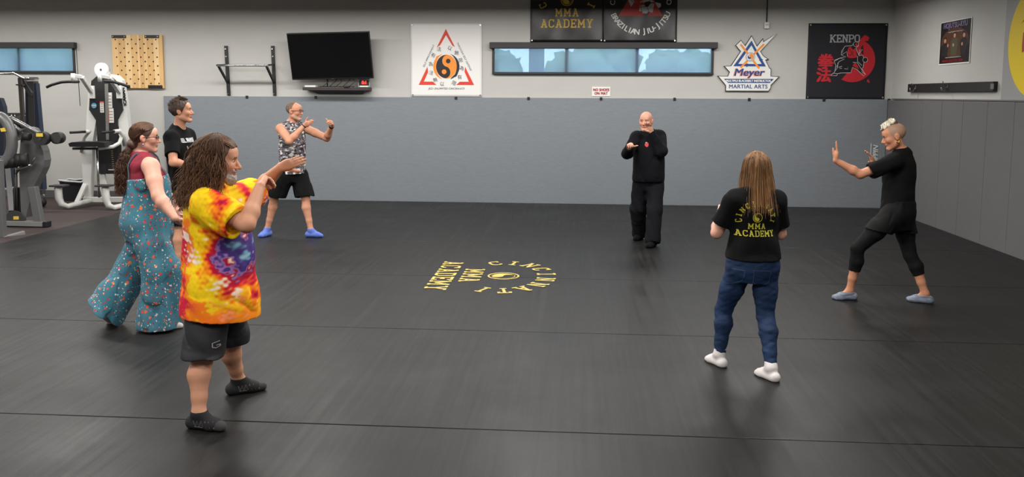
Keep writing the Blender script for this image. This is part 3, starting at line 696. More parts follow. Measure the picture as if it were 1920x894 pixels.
# black academy banner
rel2 = lambda x, y: .012+.006*math.sin(9*x+6*y+1)*(.3+max(0, -y))+.004*math.sin(17*x-5*y)
M_vin = mat('black_glossy_vinyl', (20, 19, 20), .32, bump=.25, bscale=5)
c = on_y(1063, 9, D-.004)
ab, pl = banner('banner', 'glossy black banner with gold academy lettering above the long window', 'banner', c, 1.285, 1.30, M_vin, rel2)
kz = .00214
oy = (9*4.47-0)*kz
def logo(pl, par, m, k, ax=0, ay=0, wd=.9):
    """arched name over a yin yang, two words below; k = metres per unit"""
    for vf in slab_arc('CINCINNATI', 62*k, 178*k, 197, -17, wd, split=True): pl.put('letter', move(vf, ax, ay), m, par)
    for vf in slab_word('MMA', 66*k, 1.0, 1.0, wd, True): pl.put('letter', move(vf, ax, ay-136*k), m, par)
    for vf in slab_word('ACADEMY', 70*k, .8, 1.0, wd, True): pl.put('letter', move(vf, ax, ay-227*k), m, par)
    e = join(ringp((0, 0), 46*k, 52*k), yin((0, 0), 38*k, 0), ringp((0, 0), 36*k, 39*k)); pl.put('emblem', move(e, ax, ay), m, par)
logo(pl, ab, M_gold, kz, (372-371)*kz, oy)
c = on_y(1200.5, 9, D-.004)
bb, pl = banner('banner', 'glossy black banner with red triangle and white circular lettering', 'banner', c, 1.285, 1.30, M_vin, lambda x, y: rel2(x+.7, y))
B2 = lambda pts: [((x-982)*kz, (40-y)*kz) for x, y in pts]
pl.put('triangle', poly(B2([(805, 131), (1165, 131), (985, -175)])), mat('banner_red', (176, 52, 44), .45), bb)
pl.put('ring_letters', move(text_arc('BRAZILIAN JIU-JITSU', .095, 240*kz, 206, 336, True, .025, 1.0), 3*kz, 20*kz), M_pwhite, bb, .004)
pl.put('side_letters', move(text_arc('C', .09, 228*kz, 181, 181), 3*kz, 20*kz), M_pwhite, bb, .004); pl.put('side_letters', move(text_arc('O', .09, 228*kz, 0, 0), 3*kz, 20*kz), M_pwhite, bb, .004)
pl.put('fighter', poly(B2([(870, -40), (905, -60), (930, 15), (960, 30), (1000, 5), (1060, -5), (1100, 20), (1148, 30), (1150, 55), (1125, 70), (1105, 65), (1110, 85), (1080, 105), (1050, 95), (1035, 112), (1000, 108), (990, 90), (950, 110), (930, 95), (945, 70), (905, 55), (885, 10)])), mat('print_grey', (190, 188, 184), .5), bb, .0045)
pl.put('fighter_lines', join(*[stroke(B2(q), .008) for q in ([(960, 30), (950, 70), (985, 60)], [(1000, 8), (985, 60), (1000, 105)], [(1060, 0), (1035, 50), (1050, 95)], [(1100, 22), (1060, 60), (1105, 66)], [(1035, 50), (985, 60)], [(905, 0), (940, 40), (960, 30)])]), M_ink, bb, .006)
# kenpo banner
c = on_y(1587, 115, D-.004)
kb, pl = banner('banner', 'black cloth banner with red moon and two fighters in outline', 'banner', c, 1.33, 1.30, mat('black_cloth_banner', (24, 23, 30), .8, bump=.05, bscale=8), lambda x, y: .012+.005*math.sin(6*x+3*y)*math.sin(5*y))
kk = .00157; K2 = lambda pts: [((x-525)*kk, (455-y)*kk) for x, y in pts]
M_kred = mat('kenpo_red', (186, 26, 40), .7); M_silver = mat('print_silver', (158, 158, 160), .6); M_line = mat('outline_white', (196, 190, 190), .6); M_bk = mat('silhouette_black', (15, 13, 18), .8)
arc = [(592+238*math.cos(math.radians(a)), 445-238*math.sin(math.radians(a))) for a in range(62, -124, -6)]
pl.put('moon', poly(K2([(640, 240), (690, 180), (712, 168), (755, 195), (745, 232)]+arc+[(470, 662), (590, 520), (700, 520), (640, 400), (600, 300)])), M_kred, kb)
pl.put('title', move(slab_word('KENPO', 86*kk, .25, .98, .95), (495-525)*kk, (455-250)*kk), M_silver, kb, .005)
sil = [(590, 262), (612, 245), (640, 262), (640, 290), (615, 310), (630, 345), (655, 395), (690, 385), (705, 415), (740, 420), (745, 450), (710, 465), (705, 520), (690, 535), (735, 600), (715, 615), (640, 545), (590, 520), (575, 580), (470, 582), (430, 590), (425, 612), (360, 612), (400, 570), (410, 500), (390, 455), (450, 420), (515, 405), (462, 385), (465, 345), (500, 290), (570, 285)]
pl.put('fighters', poly(K2(sil)), M_bk, kb, .0045); pl.put('outline', stroke(K2(sil), .008, True), M_line, kb, .006)
pl.put('red_jacket', poly(K2([(530, 305), (560, 295), (585, 330), (610, 310), (625, 370), (640, 410), (590, 420), (535, 415), (525, 360)])), M_kred, kb, .0055)
pl.put('red_leg', poly(K2([(560, 465), (610, 455), (650, 510), (660, 540), (600, 510)])), M_kred, kb, .0055)
pl.put('outline', join(*[stroke(K2(q), .007) for q in ([(390, 445), (450, 420), (500, 430), (440, 460), (420, 520)], [(440, 520), (540, 490), (540, 540), (450, 530)], [(645, 385), (660, 330), (690, 325), (665, 355), (650, 390)], [(470, 360), (510, 300), (520, 340)], [(405, 560), (430, 520), (430, 470)])]), M_line, kb, .0062)
pl.put('character', move(text_mesh('拳', 125*kk, bold=.04), (300-525)*kk, 0), M_kred, kb); pl.put('character', move(text_mesh('法', 120*kk, bold=.04), (287-525)*kk, (455-605)*kk), M_kred, kb)
for hx, hy, hr in ((614, 268, 26), (722, 438, 24)):
    hc_ = K2([(hx, hy)])[0]; pl.put('fighter_head', disc(hc_, hr*kk, 18), M_bk, kb, .0066); pl.put('outline', ringp(hc_, hr*kk, (hr+4)*kk, n=18), M_line, kb, .0068)
pl.put('fighter_face', poly(K2([(612, 258), (630, 262), (634, 284), (618, 292), (606, 280)])), M_kred, kb, .007); pl.put('fighter_sleeve', poly(K2([(505, 300), (540, 292), (525, 345), (490, 370), (478, 350)])), M_bk, kb, .0066)
pl.put('folds', join(*[stroke(K2(q), .008) for q in ([(545, 320), (575, 360), (560, 400)], [(590, 345), (580, 380), (600, 405)], [(535, 380), (560, 390)])]), M_bk, kb, .0066)
pl.put('outline', join(*[stroke(K2(q), .007) for q in ([(462, 385), (520, 350), (530, 400)], [(550, 460), (640, 470), (700, 560)], [(640, 400), (640, 455), (690, 500)], [(360, 600), (395, 585), (428, 592)], [(690, 565), (735, 600)])]), M_line, kb, .0069)
pl.put('seal', poly(K2([(752, 668), (768, 648), (788, 690), (755, 680)])), M_kred, kb)
# meyer sign: cut-out board
def inset(pts, d):
    n = len(pts); out = []; area = sum(pts[i][0]*pts[(i+1) % n][1]-pts[(i+1) % n][0]*pts[i][1] for i in range(n)); sg = 1 if area > 0 else -1
    for i in range(n):
        a = Vector(pts[i-1]); b = Vector(pts[i]); e = Vector(pts[(i+1) % n]); t1 = (b-a).normalized(); t2 = (e-b).normalized()
        n1 = Vector((-t1.y, t1.x))*sg; n2 = Vector((-t2.y, t2.x))*sg; m = n1+n2; k = max(.28, m.length_squared/2); q = b+m*d/(2*k) if m.length > .01 else b+n1*d
        out.append((q.x, q.y))
    return out
c = on_y(1402.5, 117.5, D-.004); ms = thing('wall_sign', 'cut out martial arts school sign in white blue and orange', 'sign', c)
km = .00123; Y2 = lambda pts: [((x-447)*km, (447-y)*km) for x, y in pts]
out = [(480, 65), (560, 210), (640, 105), (648, 150), (825, 42), (612, 290), (660, 355), (732, 398), (690, 412), (748, 525), (768, 530), (768, 632), (890, 640), (775, 765), (775, 800), (745, 850), (138, 850), (138, 770), (20, 632), (165, 635), (185, 580), (105, 495), (205, 490), (330, 290), (258, 205), (335, 128), (395, 205)]
o2 = Y2(out); b = MB(); b.prism([(x, -.03, y) for x, y in o2], (0, .03, 0)); b.build('board', mat('sign_edge_black', (22, 26, 32), .5), ms)
pl = Plane(c+Vector((0, -.03, 0)), (1, 0, 0), (0, 0, 1))
pl.put('white_face', poly(inset(o2, .020)), M_pwhite, ms, .002)
T0 = Y2([(480, 138), (692, 500), (238, 498)]); T1 = Y2([(481, 205), (632, 466), (305, 465)])
pl.put('blue_triangle', ([Vector((*q, 0)) for q in T0+T1], [(0, 3, 4, 1), (1, 4, 5, 2), (2, 5, 3, 0)]), M_navy, ms, .004)
pl.put('arrow_head', poly(Y2([(365, 320), (425, 300), (395, 262)])), M_navy, ms, .0045); pl.put('arrow_head', poly(Y2([(592, 368), (655, 408), (598, 425)])), M_navy, ms, .0045); pl.put('arrow_head', poly(Y2([(420, 452), (475, 482), (420, 512)])), M_navy, ms, .0045)
pl.put('bar', stroke(Y2([(330, 192), (600, 528)]), .034), M_orange, ms, .005); pl.put('bar', stroke(Y2([(655, 188), (340, 518)]), .034), M_orange, ms, .0052)
pc = Y2([(470, 367)])[0]; pl.put('emblem_disc', disc(pc, .08), M_pwhite, ms, .006); pl.put('emblem_ring', ringp(pc, .064, .069), M_navy, ms, .007); pl.put('emblem_ring', ringp(pc, .076, .08), M_navy, ms, .007)
pl.put('emblem_drop', yin(pc, .058, -20), M_pwhite, ms, .007); pl.put('emblem_drop', move(yin((0, 0), .058, 160), *pc), M_orange, ms, .007); pl.put('emblem_drop', yin((pc[0]-.008, pc[1]), .038, 10), M_navy, ms, .008)
nm = text_mesh('Meyer', .125, bold=.03, xs=1.16); nm2 = text_mesh('Meyer', .125, bold=.075, xs=1.16); pq = Y2([(462, 598)])[0]
pl.put('name_outline', move(nm2, pq[0]-.006, pq[1]-.004, 1, 0, .22), mat('print_peach', (238, 150, 110), .5), ms, .004); pl.put('name', move(nm, *pq, 1, 0, .22), M_navy, ms, .006)
pl.put('band', poly(Y2([(112, 675), (172, 733), (755, 733), (808, 675)])), M_navy, ms, .004)
pq = Y2([(455, 703)])[0]; pl.put('band_letters', move(text_mesh('MULTIPLE BLACKBELT INSTRUCTOR', .038, bold=.05, xs=.9), *pq), M_pwhite, ms, .006)
pq = Y2([(455, 783)])[0]; pl.put('lower_letters', move(text_mesh('MARTIAL ARTS', .07, bold=.02, spacing=1.06, xs=.98), *pq), M_navy, ms, .004)
# small wall things
c = on_y(1127, 171.5, D-.004); t = thing('wall_sign', 'small white sign with red lettering about shoes under the window', 'sign', c)
MB().box((0, -.003, 0), (.325, .006, .165)).build('plate', M_pwhite, t); pl = Plane(c+Vector((0, -.006, 0)), (1, 0, 0), (0, 0, 1)); mr = mat('sign_red', (170, 40, 48), .6)
pl.put('lettering', join(move(text_mesh('NO SHOES', .046, bold=.06, spacing=1.1, xs=.86), 0, .03), move(text_mesh('ON MAT', .046, bold=.06, spacing=1.1, xs=.86), 0, -.033)), mr, t, .002)
c = on_y(1437, 48, D); t = thing('wall_sensor', 'small white sensor box with a cable running up the wall', 'sensor', c)
MB().box((0, -.025, 0), (.085, .05, .115), bev=.012).build('case', M_white, t); MB().box((0, -.052, .012), (.05, .006, .03), bev=.003).build('lens', mat('sensor_grey', (170, 170, 168), .4), t)
MB().tube([(0, -.012, .05), (.0, -.012, .6), (0, -.012, 1.6)], .009, 6).build('cable', M_black, t)
# television on a tilted wall arm
TL, TR, BR, BL = on_y(538, 62, D-.40), on_y(693.5, 59, D-.40), on_y(700, 146, D-.2), on_y(548.5, 150, D-.2)
cc = (TL+TR+BR+BL)/4; ux = ((TR-TL)+(BR-BL)).normalized(); uy = ((TL-BL)+(TR-BR)); uy = (uy-ux*uy.dot(ux)).normalized(); un = ux.cross(uy)
wt = ((TR-TL).length+(BR-BL).length)/2; ht = ((TL-BL).length+(TR-BR).length)/2
tv = thing('television', 'large black flat television tilted on the wall above a small shelf', 'television', cc); rm = Matrix((ux, uy, un)).transposed()
b = MB(); b.box((0, 0, 0), (wt, ht, .05), bev=.006); o = b.build('case', M_plastic, tv); o.matrix_local = rm.to_4x4()
b = MB(); b.box((0, .006, .0265), (wt-.03, ht-.045, .002)); o = b.build('screen', mat('tv_screen', (8, 8, 9), .16), tv); o.matrix_local = rm.to_4x4()
b = MB(); b.box((0, -ht/2+.012, .0275), (.06, .008, .002)); o = b.build('badge', M_chrome, tv); o.matrix_local = rm.to_4x4()
b = MB(); b.beam((0, .02, 0), (0, D-cc.y-.02, 0), .10, .10); b.box((0, D-cc.y-.021, 0), (.3, .03, .4)); b.build('wall_arm', M_black, tv)
sl = on_y(568, 166.5, D-.24); sr = on_y(688, 166.5, D-.24)
sh = thing('wall_shelf', 'dark brown floating shelf under the television', 'shelf', (sl.x, D, sl.z)); ww = sr.x-sl.x+.03; M_sh = mat('dark_brown_laminate', (52, 44, 43), .5)
MB().box2((0, -.26, -.025), (ww, -.004, .03), bev=.004).build('board', M_sh, sh)
MB().prism([(.1, -.22, -.025), (ww-.06, -.22, -.025), (ww-.16, -.05, -.09), (.22, -.05, -.09)], (0, .045, 0)).build('bracket', M_sh, sh)
q = Vector((sl.x, D-.17, sl.z+.03))
tag(MB().box(q+Vector((.13, 0, .017)), (.20, .13, .032), bev=.004).build('router', M_white), 'flat white box at the left end of the shelf', 'router')
tag(MB().box(q+Vector((.80, -.075, .013)), (.10, .08, .025), bev=.003).build('adapter', M_plastic), 'small black adapter box lying on the shelf', 'adapter')
cb = MB(); rs = random.Random(4)
for k in range(5):
    x0 = .35+.12*k; cb.tube([q+Vector((x0+.25*(k % 2), .03, .30)), q+Vector((x0+.1, .0, .10)), q+Vector((x0, -.02, .012)), q+Vector((x0+.1, -.04, .010)), q+Vector((x0-.06, -.01, .012))], .007, 5)
cb.tube([q+Vector((.42, .05, .3)), q+Vector((.42, .02, .012))], .012, 6)
for k in range(4): cb.tube([q+Vector((.25+.5*math.cos(1.2*k)*.15+.1*k, -.03+.03*math.sin(2*k), .012)), q+Vector((.45+.02*k, -.05+.02*k, .014)), q+Vector((.56, .02-.02*k, .012))], .008, 5)
tag(cb.build('cables', M_plastic), 'tangle of black cables hanging behind the television onto the shelf', 'cables')
tm = thing('timer_clock', 'grey digital timer with red numbers on the shelf', 'clock', q+Vector((1.085, .07, 0)))
MB().box((0, 0, .085), (.215, .06, .165), bev=.005).build('case', mat('timer_grey', (150, 150, 148), .5), tm); MB().box((0, -.032, .085), (.185, .004, .10)).build('display', M_plastic, tm)
pl = Plane(tm.location+Vector((.01, -.035, .088)), (1, 0, 0), (0, 0, 1)); pl.put('digits', text_mesh('0:1', .055, bold=.06), mat('led_red', (255, 50, 40), .5, emit=2.5), tm, .002)
MB().box((0, -.034, .018), (.15, .006, .02)).build('button_strip', M_pwhite, tm)
# pull-up bar
pu = thing('pull_up_bar', 'black wall mounted pull up bar with two uprights and chrome bar', 'pull-up bar', (0, D, 0))
def R0(px, py, off=0): return on_y(px, py, D-off)-Vector((0, D, 0))
for x in ((424.5, 86, 430, 179), (512, 86, 516, 179)):
    b = MB(); b.beam(R0(x[0], x[1])-Vector((0, .02, 0)), R0(x[2], x[3])-Vector((0, .02, 0)), .055, .035, (0, 1, 0)); b.build('upright', M_black, pu)
    for (px, py) in ((x[0], 92), (x[0]+1, 106), (x[2]-1, 176)):
        p_ = R0(px, py); MB().cyl(p_+Vector((0, -.036, 0)), p_+Vector((0, -.048, 0)), .013, 8).build('bolt', M_chrome, pu)
a, c2 = R0(409, 122.5, .42), R0(499, 122.5, .42)
MB().cyl(a-Vector((.03, 0, 0)), c2+Vector((.03, 0, 0)), .021, 12).build('bar', M_chrome, pu)
for e, px in ((a, 427), (c2, 514)):
    MB().beam(e, R0(px, 155, .03), .035, .035).build('strut', M_black, pu); MB().beam(e, R0(px-1, 121, .03), .025, .03).build('arm', M_black, pu)
# plywood peg board
pa, pb = on_y(211.5, 66, D), on_y(310, 165.5, D); pw, ph = pb.x-pa.x, pa.z-pb.z
pg = thing('peg_board', 'square wooden climbing peg board with rows of holes', 'peg board', (pa.x, D, pb.z)); cols = [(216, 178, 122), (205, 165, 108), (222, 188, 136), (210, 170, 112), (226, 190, 140), (201, 160, 104)]
xs = [0, .13, .26, .385, .50, .545, .62, .70, .82, .93, 1.0]
for i, (a, c2) in enumerate(zip(xs, xs[1:])): MB().box2((a*pw+.001, -.05, 0), (c2*pw-.001, -.006, ph), bev=.002).build('plank', mat('maple_%d' % (i % 6), cols[i % 6], .55, vary=.08, vscale=4, stretch=(14, 14, .8)), pg)
M_hole = mat('hole_dark', (40, 26, 16), .9)
hole = None
for r in range(11):
    n = 6 if r % 2 == 0 else 5
    for k in range(n):
        x = (.075+.16*k+(.08 if n == 5 else 0))*pw+.003*r; z = ph*(.915-.0825*r)
        if hole is None: hole = MB().cyl((0, -.0505, 0), (0, -.0525, 0), .014, 10).build('peg_hole', M_hole, pg); hole.location = (x, 0, z)
        else: o = hole.copy(); COL.objects.link(o); o.location = (x, 0, z)
for x, z in ((.15, .97), (.80, .97), (.19, .03), (.83, .03)):
    MB().box((x*pw, -.055, z*ph), (.27, .014, .055), bev=.003).build('bracket', M_plastic, pg)
    for s_ in (-.11, .11): MB().cyl((x*pw+s_, -.062, z*ph), (x*pw+s_, -.068, z*ph), .012, 8).build('bolt', M_chrome, pg)
# ------------------------------------------------------------------ right wall: poster, hook rail, yellow disc banner
RW = lambda c: Plane(c, (0, -1, 0), (0, 0, 1))
pTL, pBR = on_x(1766, 43, XR), on_x(1819, 118, XR); c = (pTL+pBR)/2+Vector((-.006, 0, 0)); w_, h_ = pTL.y-pBR.y, pTL.z-pBR.z
po = thing('poster', 'dark poster of three people with purple title on the right wall', 'poster', c); pl = RW(c)
b = MB(); b.box((-.003, 0, 0), (.006, w_, h_)); b.build('paper', M_pwhite, po)
q = lambda x, y: (x*w_, y*h_)
R2 = lambda x0, y0, x1, y1: poly([q(x0, y0), q(x1, y0), q(x1, y1), q(x0, y1)])
pl.put('print_ground', R2(-.485, -.47, .485, .485), mat('poster_black', (24, 18, 20), .4), po, .007)
gm = mat('poster_brown', (84, 54, 36), .4); pl.put('brown_glow', move(disc((0, 0), .5*w_*.9, 32, .34*h_), 0, .0), gm, po, .008)
pl.put('title', move(text_mesh('HOJUTSU-RYU', .12*h_, bold=.05, xs=1.12), *q(0, .38)), mat('poster_purple', (128, 116, 150), .4), po, .009)
pl.put('subtitle', join(*[stroke([q(-.22+.03*k, .245-.008*(k % 3)), q(-.205+.03*k, .245+.008*(k % 2))], .012*h_) for k in range(16)]), M_pwhite, po, .009); pl.put('subtitle', join(*[stroke([q(-.27+.03*k, -.335-.008*(k % 3)), q(-.255+.03*k, -.335+.008*(k % 2))], .012*h_) for k in range(17)]), M_pwhite, po, .009)
pl.put('address', move(text_mesh('WWW.HOJUTSU.COM', .055*h_, bold=.02, spacing=1.35, xs=1.1), *q(-.03, -.425)), mat('poster_red', (200, 40, 44), .4), po, .009)
for k, (x, cl) in enumerate(((-.31, (26, 24, 28)), (0, (74, 74, 52)), (.30, (22, 20, 22)))):
    hy = (.02, .12, .10)[k]; sk = mat('poster_skin', (196, 140, 110), .5)
    pl.put('printed_figure', join(poly([q(x-.12, -.08), q(x-.10, hy-.05), q(x-.03, hy-.02), q(x+.03, hy-.02), q(x+.10, hy-.05), q(x+.12, -.08), q(x+.08, -.30), q(x-.08, -.30)])), mat('poster_clothes_%d' % k, cl, .5), po, .009)
    pl.put('printed_face', disc(q(x, hy+.045), .036*w_, 16, .062*h_), sk, po, .010); pl.put('printed_hair', poly([q(x-.045, hy+.06), q(x-.03, hy+.115), q(x+.03, hy+.115), q(x+.045, hy+.06), q(x, hy+.085)]), M_ink, po, .011)
    pl.put('printed_hand', disc(q(x+(.10, -.03, -.05)[k], -.06), .025*w_, 12), sk, po, .010)
a, b_ = on_x(1709, 166, XR), on_x(1871, 161, XR)
hk = thing('hook_rail', 'black wall rail with metal hooks below the poster', 'hook rail', (XR, a.y, (a.z+b_.z)/2)); ln = a.y-b_.y
MB().box2((-.06, -ln, -.065), (-.002, 0, .065), bev=.004).build('rail', mat('rail_black', (30, 27, 30), .5), hk)
for px in (1717, 1777):
    y = on_x(px, 164, XR-.06).y-a.y; b = MB(); b.box((-.066, y, .01), (.012, .05, .06), bev=.003); b.tube([(-.07, y, .0), (-.10, y, -.05), (-.14, y, -.055), (-.15, y, .0)], .009, 6); b.tube([(-.07, y, .03), (-.12, y, .05), (-.14, y, .09)], .009, 6); b.build('hook', mat('nickel', (150, 146, 138), .3, metal=1), hk)
y = on_x(1861, 160, XR-.06).y-a.y; MB().box((-.063, y, 0), (.008, .08, .07)).build('plate', mat('plate_grey', (110, 108, 106), .5), hk)
cy_ = on_x(1893, 98, XR).y-.70; c = Vector((XR-.006, cy_, 2.62)); yb = thing('banner', 'grey banner with a big yellow disc and red figure cut by the picture edge', 'banner', c); pl = RW(c)
b = MB(); b.box((-.006, 0, .18), (.012, 1.62, 2.1)); b.build('cloth', mat('silver_grey_cloth', (150, 150, 150), .6, bump=.2, bscale=5), yb)
pl.put('disc', disc((0, 0), .70, 48), mat('banner_yellow', (226, 196, 16), .6), yb, .015)
mr2 = mat('banner_dark_red', (168, 62, 30), .6)
pl.put('figure', poly([(-.33, .28), (-.3, .33), (-.26, .45), (-.27, .62), (-.1, .62), (.1, .6), (.3, .1), (.2, -.05), (.05, .2), (-.1, .35), (-.24, .30), (-.36, .24), (-.42, .22)]), mr2, yb, .017); pl.put('brush_mark', poly([(-.36, .1), (-.33, .12), (-.3, -.12), (-.36, -.14), (-.37, -.05)]), mr2, yb, .017)
pl.put('lettering', move(text_mesh('SH', .2, bold=.02, xs=.8), -.48, .85, 1, 28), M_silver, yb, .016)
# logo painted on the mat
fl = thing('floor_logo', 'yellow academy emblem with arched lettering painted on the black mat', 'floor logo', (0, 0, 0))
g0, g1 = on_z(783, 548), on_z(1038, 524); gy = on_z(944, 517.5)
fl.location = (gy.x, gy.y, 0); pl = Plane((gy.x, gy.y, 0), (0, -1, 0), (1, 0, 0))
M_fy = mat('mat_yellow', (190, 168, 82), .55)
FLS = .0033
logo(pl, fl, M_fy, FLS)
# ================================================================== gym equipment on the left
M_wf = mat('white_powder_coat', (206, 206, 202), .4); M_grey = mat('grey_powder_coat', (108, 108, 108), .4, metal=.3); M_dk = mat('dark_grey_steel', (58, 57, 58), .45); M_vinyl = mat('black_upholstery', (26, 25, 27), .45)
M_rub = mat('black_rubber_roller', (30, 29, 30), .6); M_lab = mat('label_white', (206, 204, 198), .6); M_labr = mat('label_red', (196, 74, 44), .6); M_yel = mat('label_yellow', (220, 190, 70), .6); M_grip = mat('black_grip', (22, 21, 22), .7); M_bl = mat('navy_steel', (44, 54, 74), .4, metal=.2)
def kit(name, label, cat, base):
    t = thing(name, label, cat, base); B = Vector(base)
    return t, (lambda px, py, Y: on_y(px, py, Y)-B)
# --- white chin-up and dip machine with weight stack
YC = 14.0
t, Q = kit('chin_dip_machine', 'white assisted chin and dip machine with black shroud and weight stack', 'exercise machine', (on_z(185, 385).x, YC, -.035))
sh_px = [(181, 143), (196, 141), (209, 144), (222, 157), (230, 206), (220, 223), (222, 326), (186, 326), (180, 224), (167, 206), (168, 179), (171, 152)]
shr = MB().prism([Q(x, y, YC) for x, y in sh_px], (0, .12, 0)).build('shroud', mat('black_shroud', (26, 26, 27), .5), t)
MB().prism([Q(x, y, YC-.012) for x, y in ((196, 157), (202.5, 157), (204, 262), (199, 262))], (0, .012, 0)).build('guide_rail', mat('satin_metal', (150, 150, 146), .35, metal=.6), shr)
for (x0, y0, x1, y1, m) in ((201, 173.5, 209.5, 202, M_lab), (202.5, 203, 212.5, 230, M_lab), (187, 190, 194, 211, M_lab)):
    l_ = MB().prism([Q(x, y, YC-.006) for x, y in ((x0, y0), (x1, y0), (x1+1, y1), (x0+1, y1))], (0, .006, 0)).build('instruction_label', m, shr)
    for k in range(4): yy = y0+(y1-y0)*(.2+.2*k); MB().prism([Q(x, y, YC-.008) for x, y in ((x0+2, yy), (x1-1, yy), (x1-1, yy+1.2), (x0+2, yy+1.2))], (0, .002, 0)).build('label_print', mat('label_ink', (120, 116, 112), .6), t)
    MB().prism([Q(x, y, YC-.008) for x, y in ((x0, y0), (x0+1.6, y0), (x0+2.4, y1), (x0+1, y1))] if x0 > 195 else [Q(x, y, YC-.008) for x, y in ((x0, y0), (x1, y0), (x1, y0+2.4), (x0, y0+2.4))], (0, .002, 0)).build('label_band', M_labr, t)
c = Q(176.5, 198, YC-.004); MB().cyl(c, c-Vector((0, .006, 0)), .046, 18).build('round_sticker', mat('sticker_blue', (70, 150, 196), .5), shr); MB().box(c-Vector((0, .008, 0)), (.08, .003, .02)).build('sticker_band', mat('sticker_tan', (205, 170, 120), .5), shr)
for k in range(9): p_ = Q(210+.3*k, 283+4*k, YC-.004); MB().box(p_, (.03, .006, .012)).build('weight_number', mat('number_tan', (130, 112, 84), .6), t)
MB().prism([Q(x, y, YC-.006) for x, y in ((203, 317.5), (214, 317.5), (214, 319), (203, 319))], (0, .005, 0)).build('stack_marker', M_lab, t)
# frame
def wbeam(name, pts, w, d, Y, m=M_wf):
    b = MB()
    for (a, b_) in zip(pts, pts[1:]): b.beam(Q(*a, Y), Q(*b_, Y), w, d, (0, 1, 0), bev=.008)
    return b.build(name, m, t)
MB().prism([Q(x, y, YC+.03) for x, y in ((171, 150), (166, 165), (163, 206), (160, 260), (152, 281), (157, 374), (169, 374), (172, 300), (174, 262), (180, 226), (168, 207), (168, 180))], (0, .10, 0)).build('left_upright', M_wf, t)
MB().prism([Q(x, y, YC+.03) for x, y in ((205, 139), (219, 141), (229, 150), (236, 190), (248, 300), (256, 374), (244, 374), (232, 300), (226, 262), (221, 226), (231, 206), (223, 158))], (0, .10, 0)).build('right_upright', M_wf, t)
c = Q(189, 130.5, YC); MB().cyl(c, c+Vector((0, .09, 0)), .118, 28).build('pulley_cover', M_wf, t); MB().cyl(c-Vector((0, .008, 0)), c, .016, 10).build('bolt', M_dk, t)
MB().prism([Q(x, y, YC+.005) for x, y in ((181, 136), (199, 126), (203, 141), (212, 146), (190, 148))], (0, .08, 0)).build('pulley_neck', M_wf, t)
for pts, hnd in ((((172, 173), (153, 144), (137, 142)), ((87.5, 163.5), (97, 159), (115, 154), (128, 153), (148, 153.5))), (((224, 173), (205, 145), (187, 142)), ((196, 152), (211, 153), (226, 157), (242, 162.5)))):
    MB().beam(Q(*pts[0], YC-.03), Q(*pts[1], YC-.35), .07, .06, (0, 1, 0), bev=.01).beam(Q(*pts[1], YC-.35), Q(*pts[2], YC-.45), .065, .06, (0, 1, 0), bev=.01).build('pull_up_arm', M_wf, t)
    MB().box(Q(*pts[0], YC-.02), (.10, .05, .22), bev=.01).build('arm_bracket', M_wf, t)
    p_ = Q(*pts[2], YC-.45); MB().cyl(p_+Vector((0, 0, .04)), p_-Vector((0, 0, .10)), .035, 12).build('arm_knuckle', M_wf, t)
    MB().tube([Q(*q, YC-.47) for q in hnd], .024, 10).build('pull_up_handle', M_grip, t)
for a, b_ in (((131, 248.5), (160, 247)), ((190, 248.5), (214, 246.5))):
    MB().cyl(Q(*a, YC-.5), Q(*b_, YC-.3), .022, 10).build('dip_handle', M_grip, t)
MB().tube([Q(160, 247, YC-.3), Q(168, 246, YC-.2), Q(158, 258, YC-.1), Q(153, 285, YC)], .03, 10).build('dip_arm', M_wf, t)
MB().tube([Q(214, 246.5, YC-.3), Q(224, 245, YC-.2), Q(232, 256, YC-.1), Q(234, 272, YC)], .035, 10).build('dip_arm', M_wf, t)
MB().prism([Q(x, y, YC-.55) for x, y in ((128, 269), (134, 266.5), (180, 266), (196, 268), (196, 275), (150, 276), (130, 275))], (0, .32, 0)).build('knee_pad', M_vinyl, t)
MB().beam(Q(136, 278.5, YC-.42), Q(184, 278.5, YC-.3), .04, .04).build('pad_support', M_dk, t)
MB().tube([Q(185, 278, YC-.42), Q(212, 275, YC-.36), Q(224, 268, YC-.25), Q(228, 256, YC-.1), Q(226, 252, YC)], .032, 10).build('pad_lever', M_wf, t)
MB().cyl(Q(182, 280, YC-.25), Q(186, 370, YC-.25), .02, 10).build('chrome_post', M_chrome, t)
wbeam('base_rail', [(157, 374), (256, 374)], .09, .08, YC+.05)
for (xa, xb, post, run) in ((98, 124, ((109, 351), (110.5, 372), (116, 383), (127, 386.5)), (169, 376)), (184, 208, ((197.5, 351), (199, 374), (204, 386), (214, 389)), (252, 380))):
    Y2_ = YC-.42
    MB().tube([Q(*q, Y2_) for q in post]+[Q(*run, YC-.05)], [.062, .062, .056, .045, .042], 8).build('step_post', M_wf, t)
    p_ = Q((xa+xb)/2, 348, Y2_); MB().box(p_, (.25, .2, .028), bev=.006).build('step_pad', M_dk, t)
MB().beam(Q(144, 380, YC-.2), Q(160, 345, YC), .075, .05, (0, 1, 0), bev=.006).build('brace', M_wf, t)
MB().beam(Q(190, 326, YC+.05), Q(200, 374, YC+.05), .13, .05, (0, 1, 0), bev=.006).build('stack_leg', M_wf, t)
pl = Plane(Vector(t.location)+Q(233, 181, YC+.028), Q(229.5, 160, YC)-Q(234.5, 200, YC), Vector((-1, 0, -.12))); pl.put('maker_name', text_mesh('ICARIAN', .055, bold=.06, spacing=1.05), M_ink, t, .004)
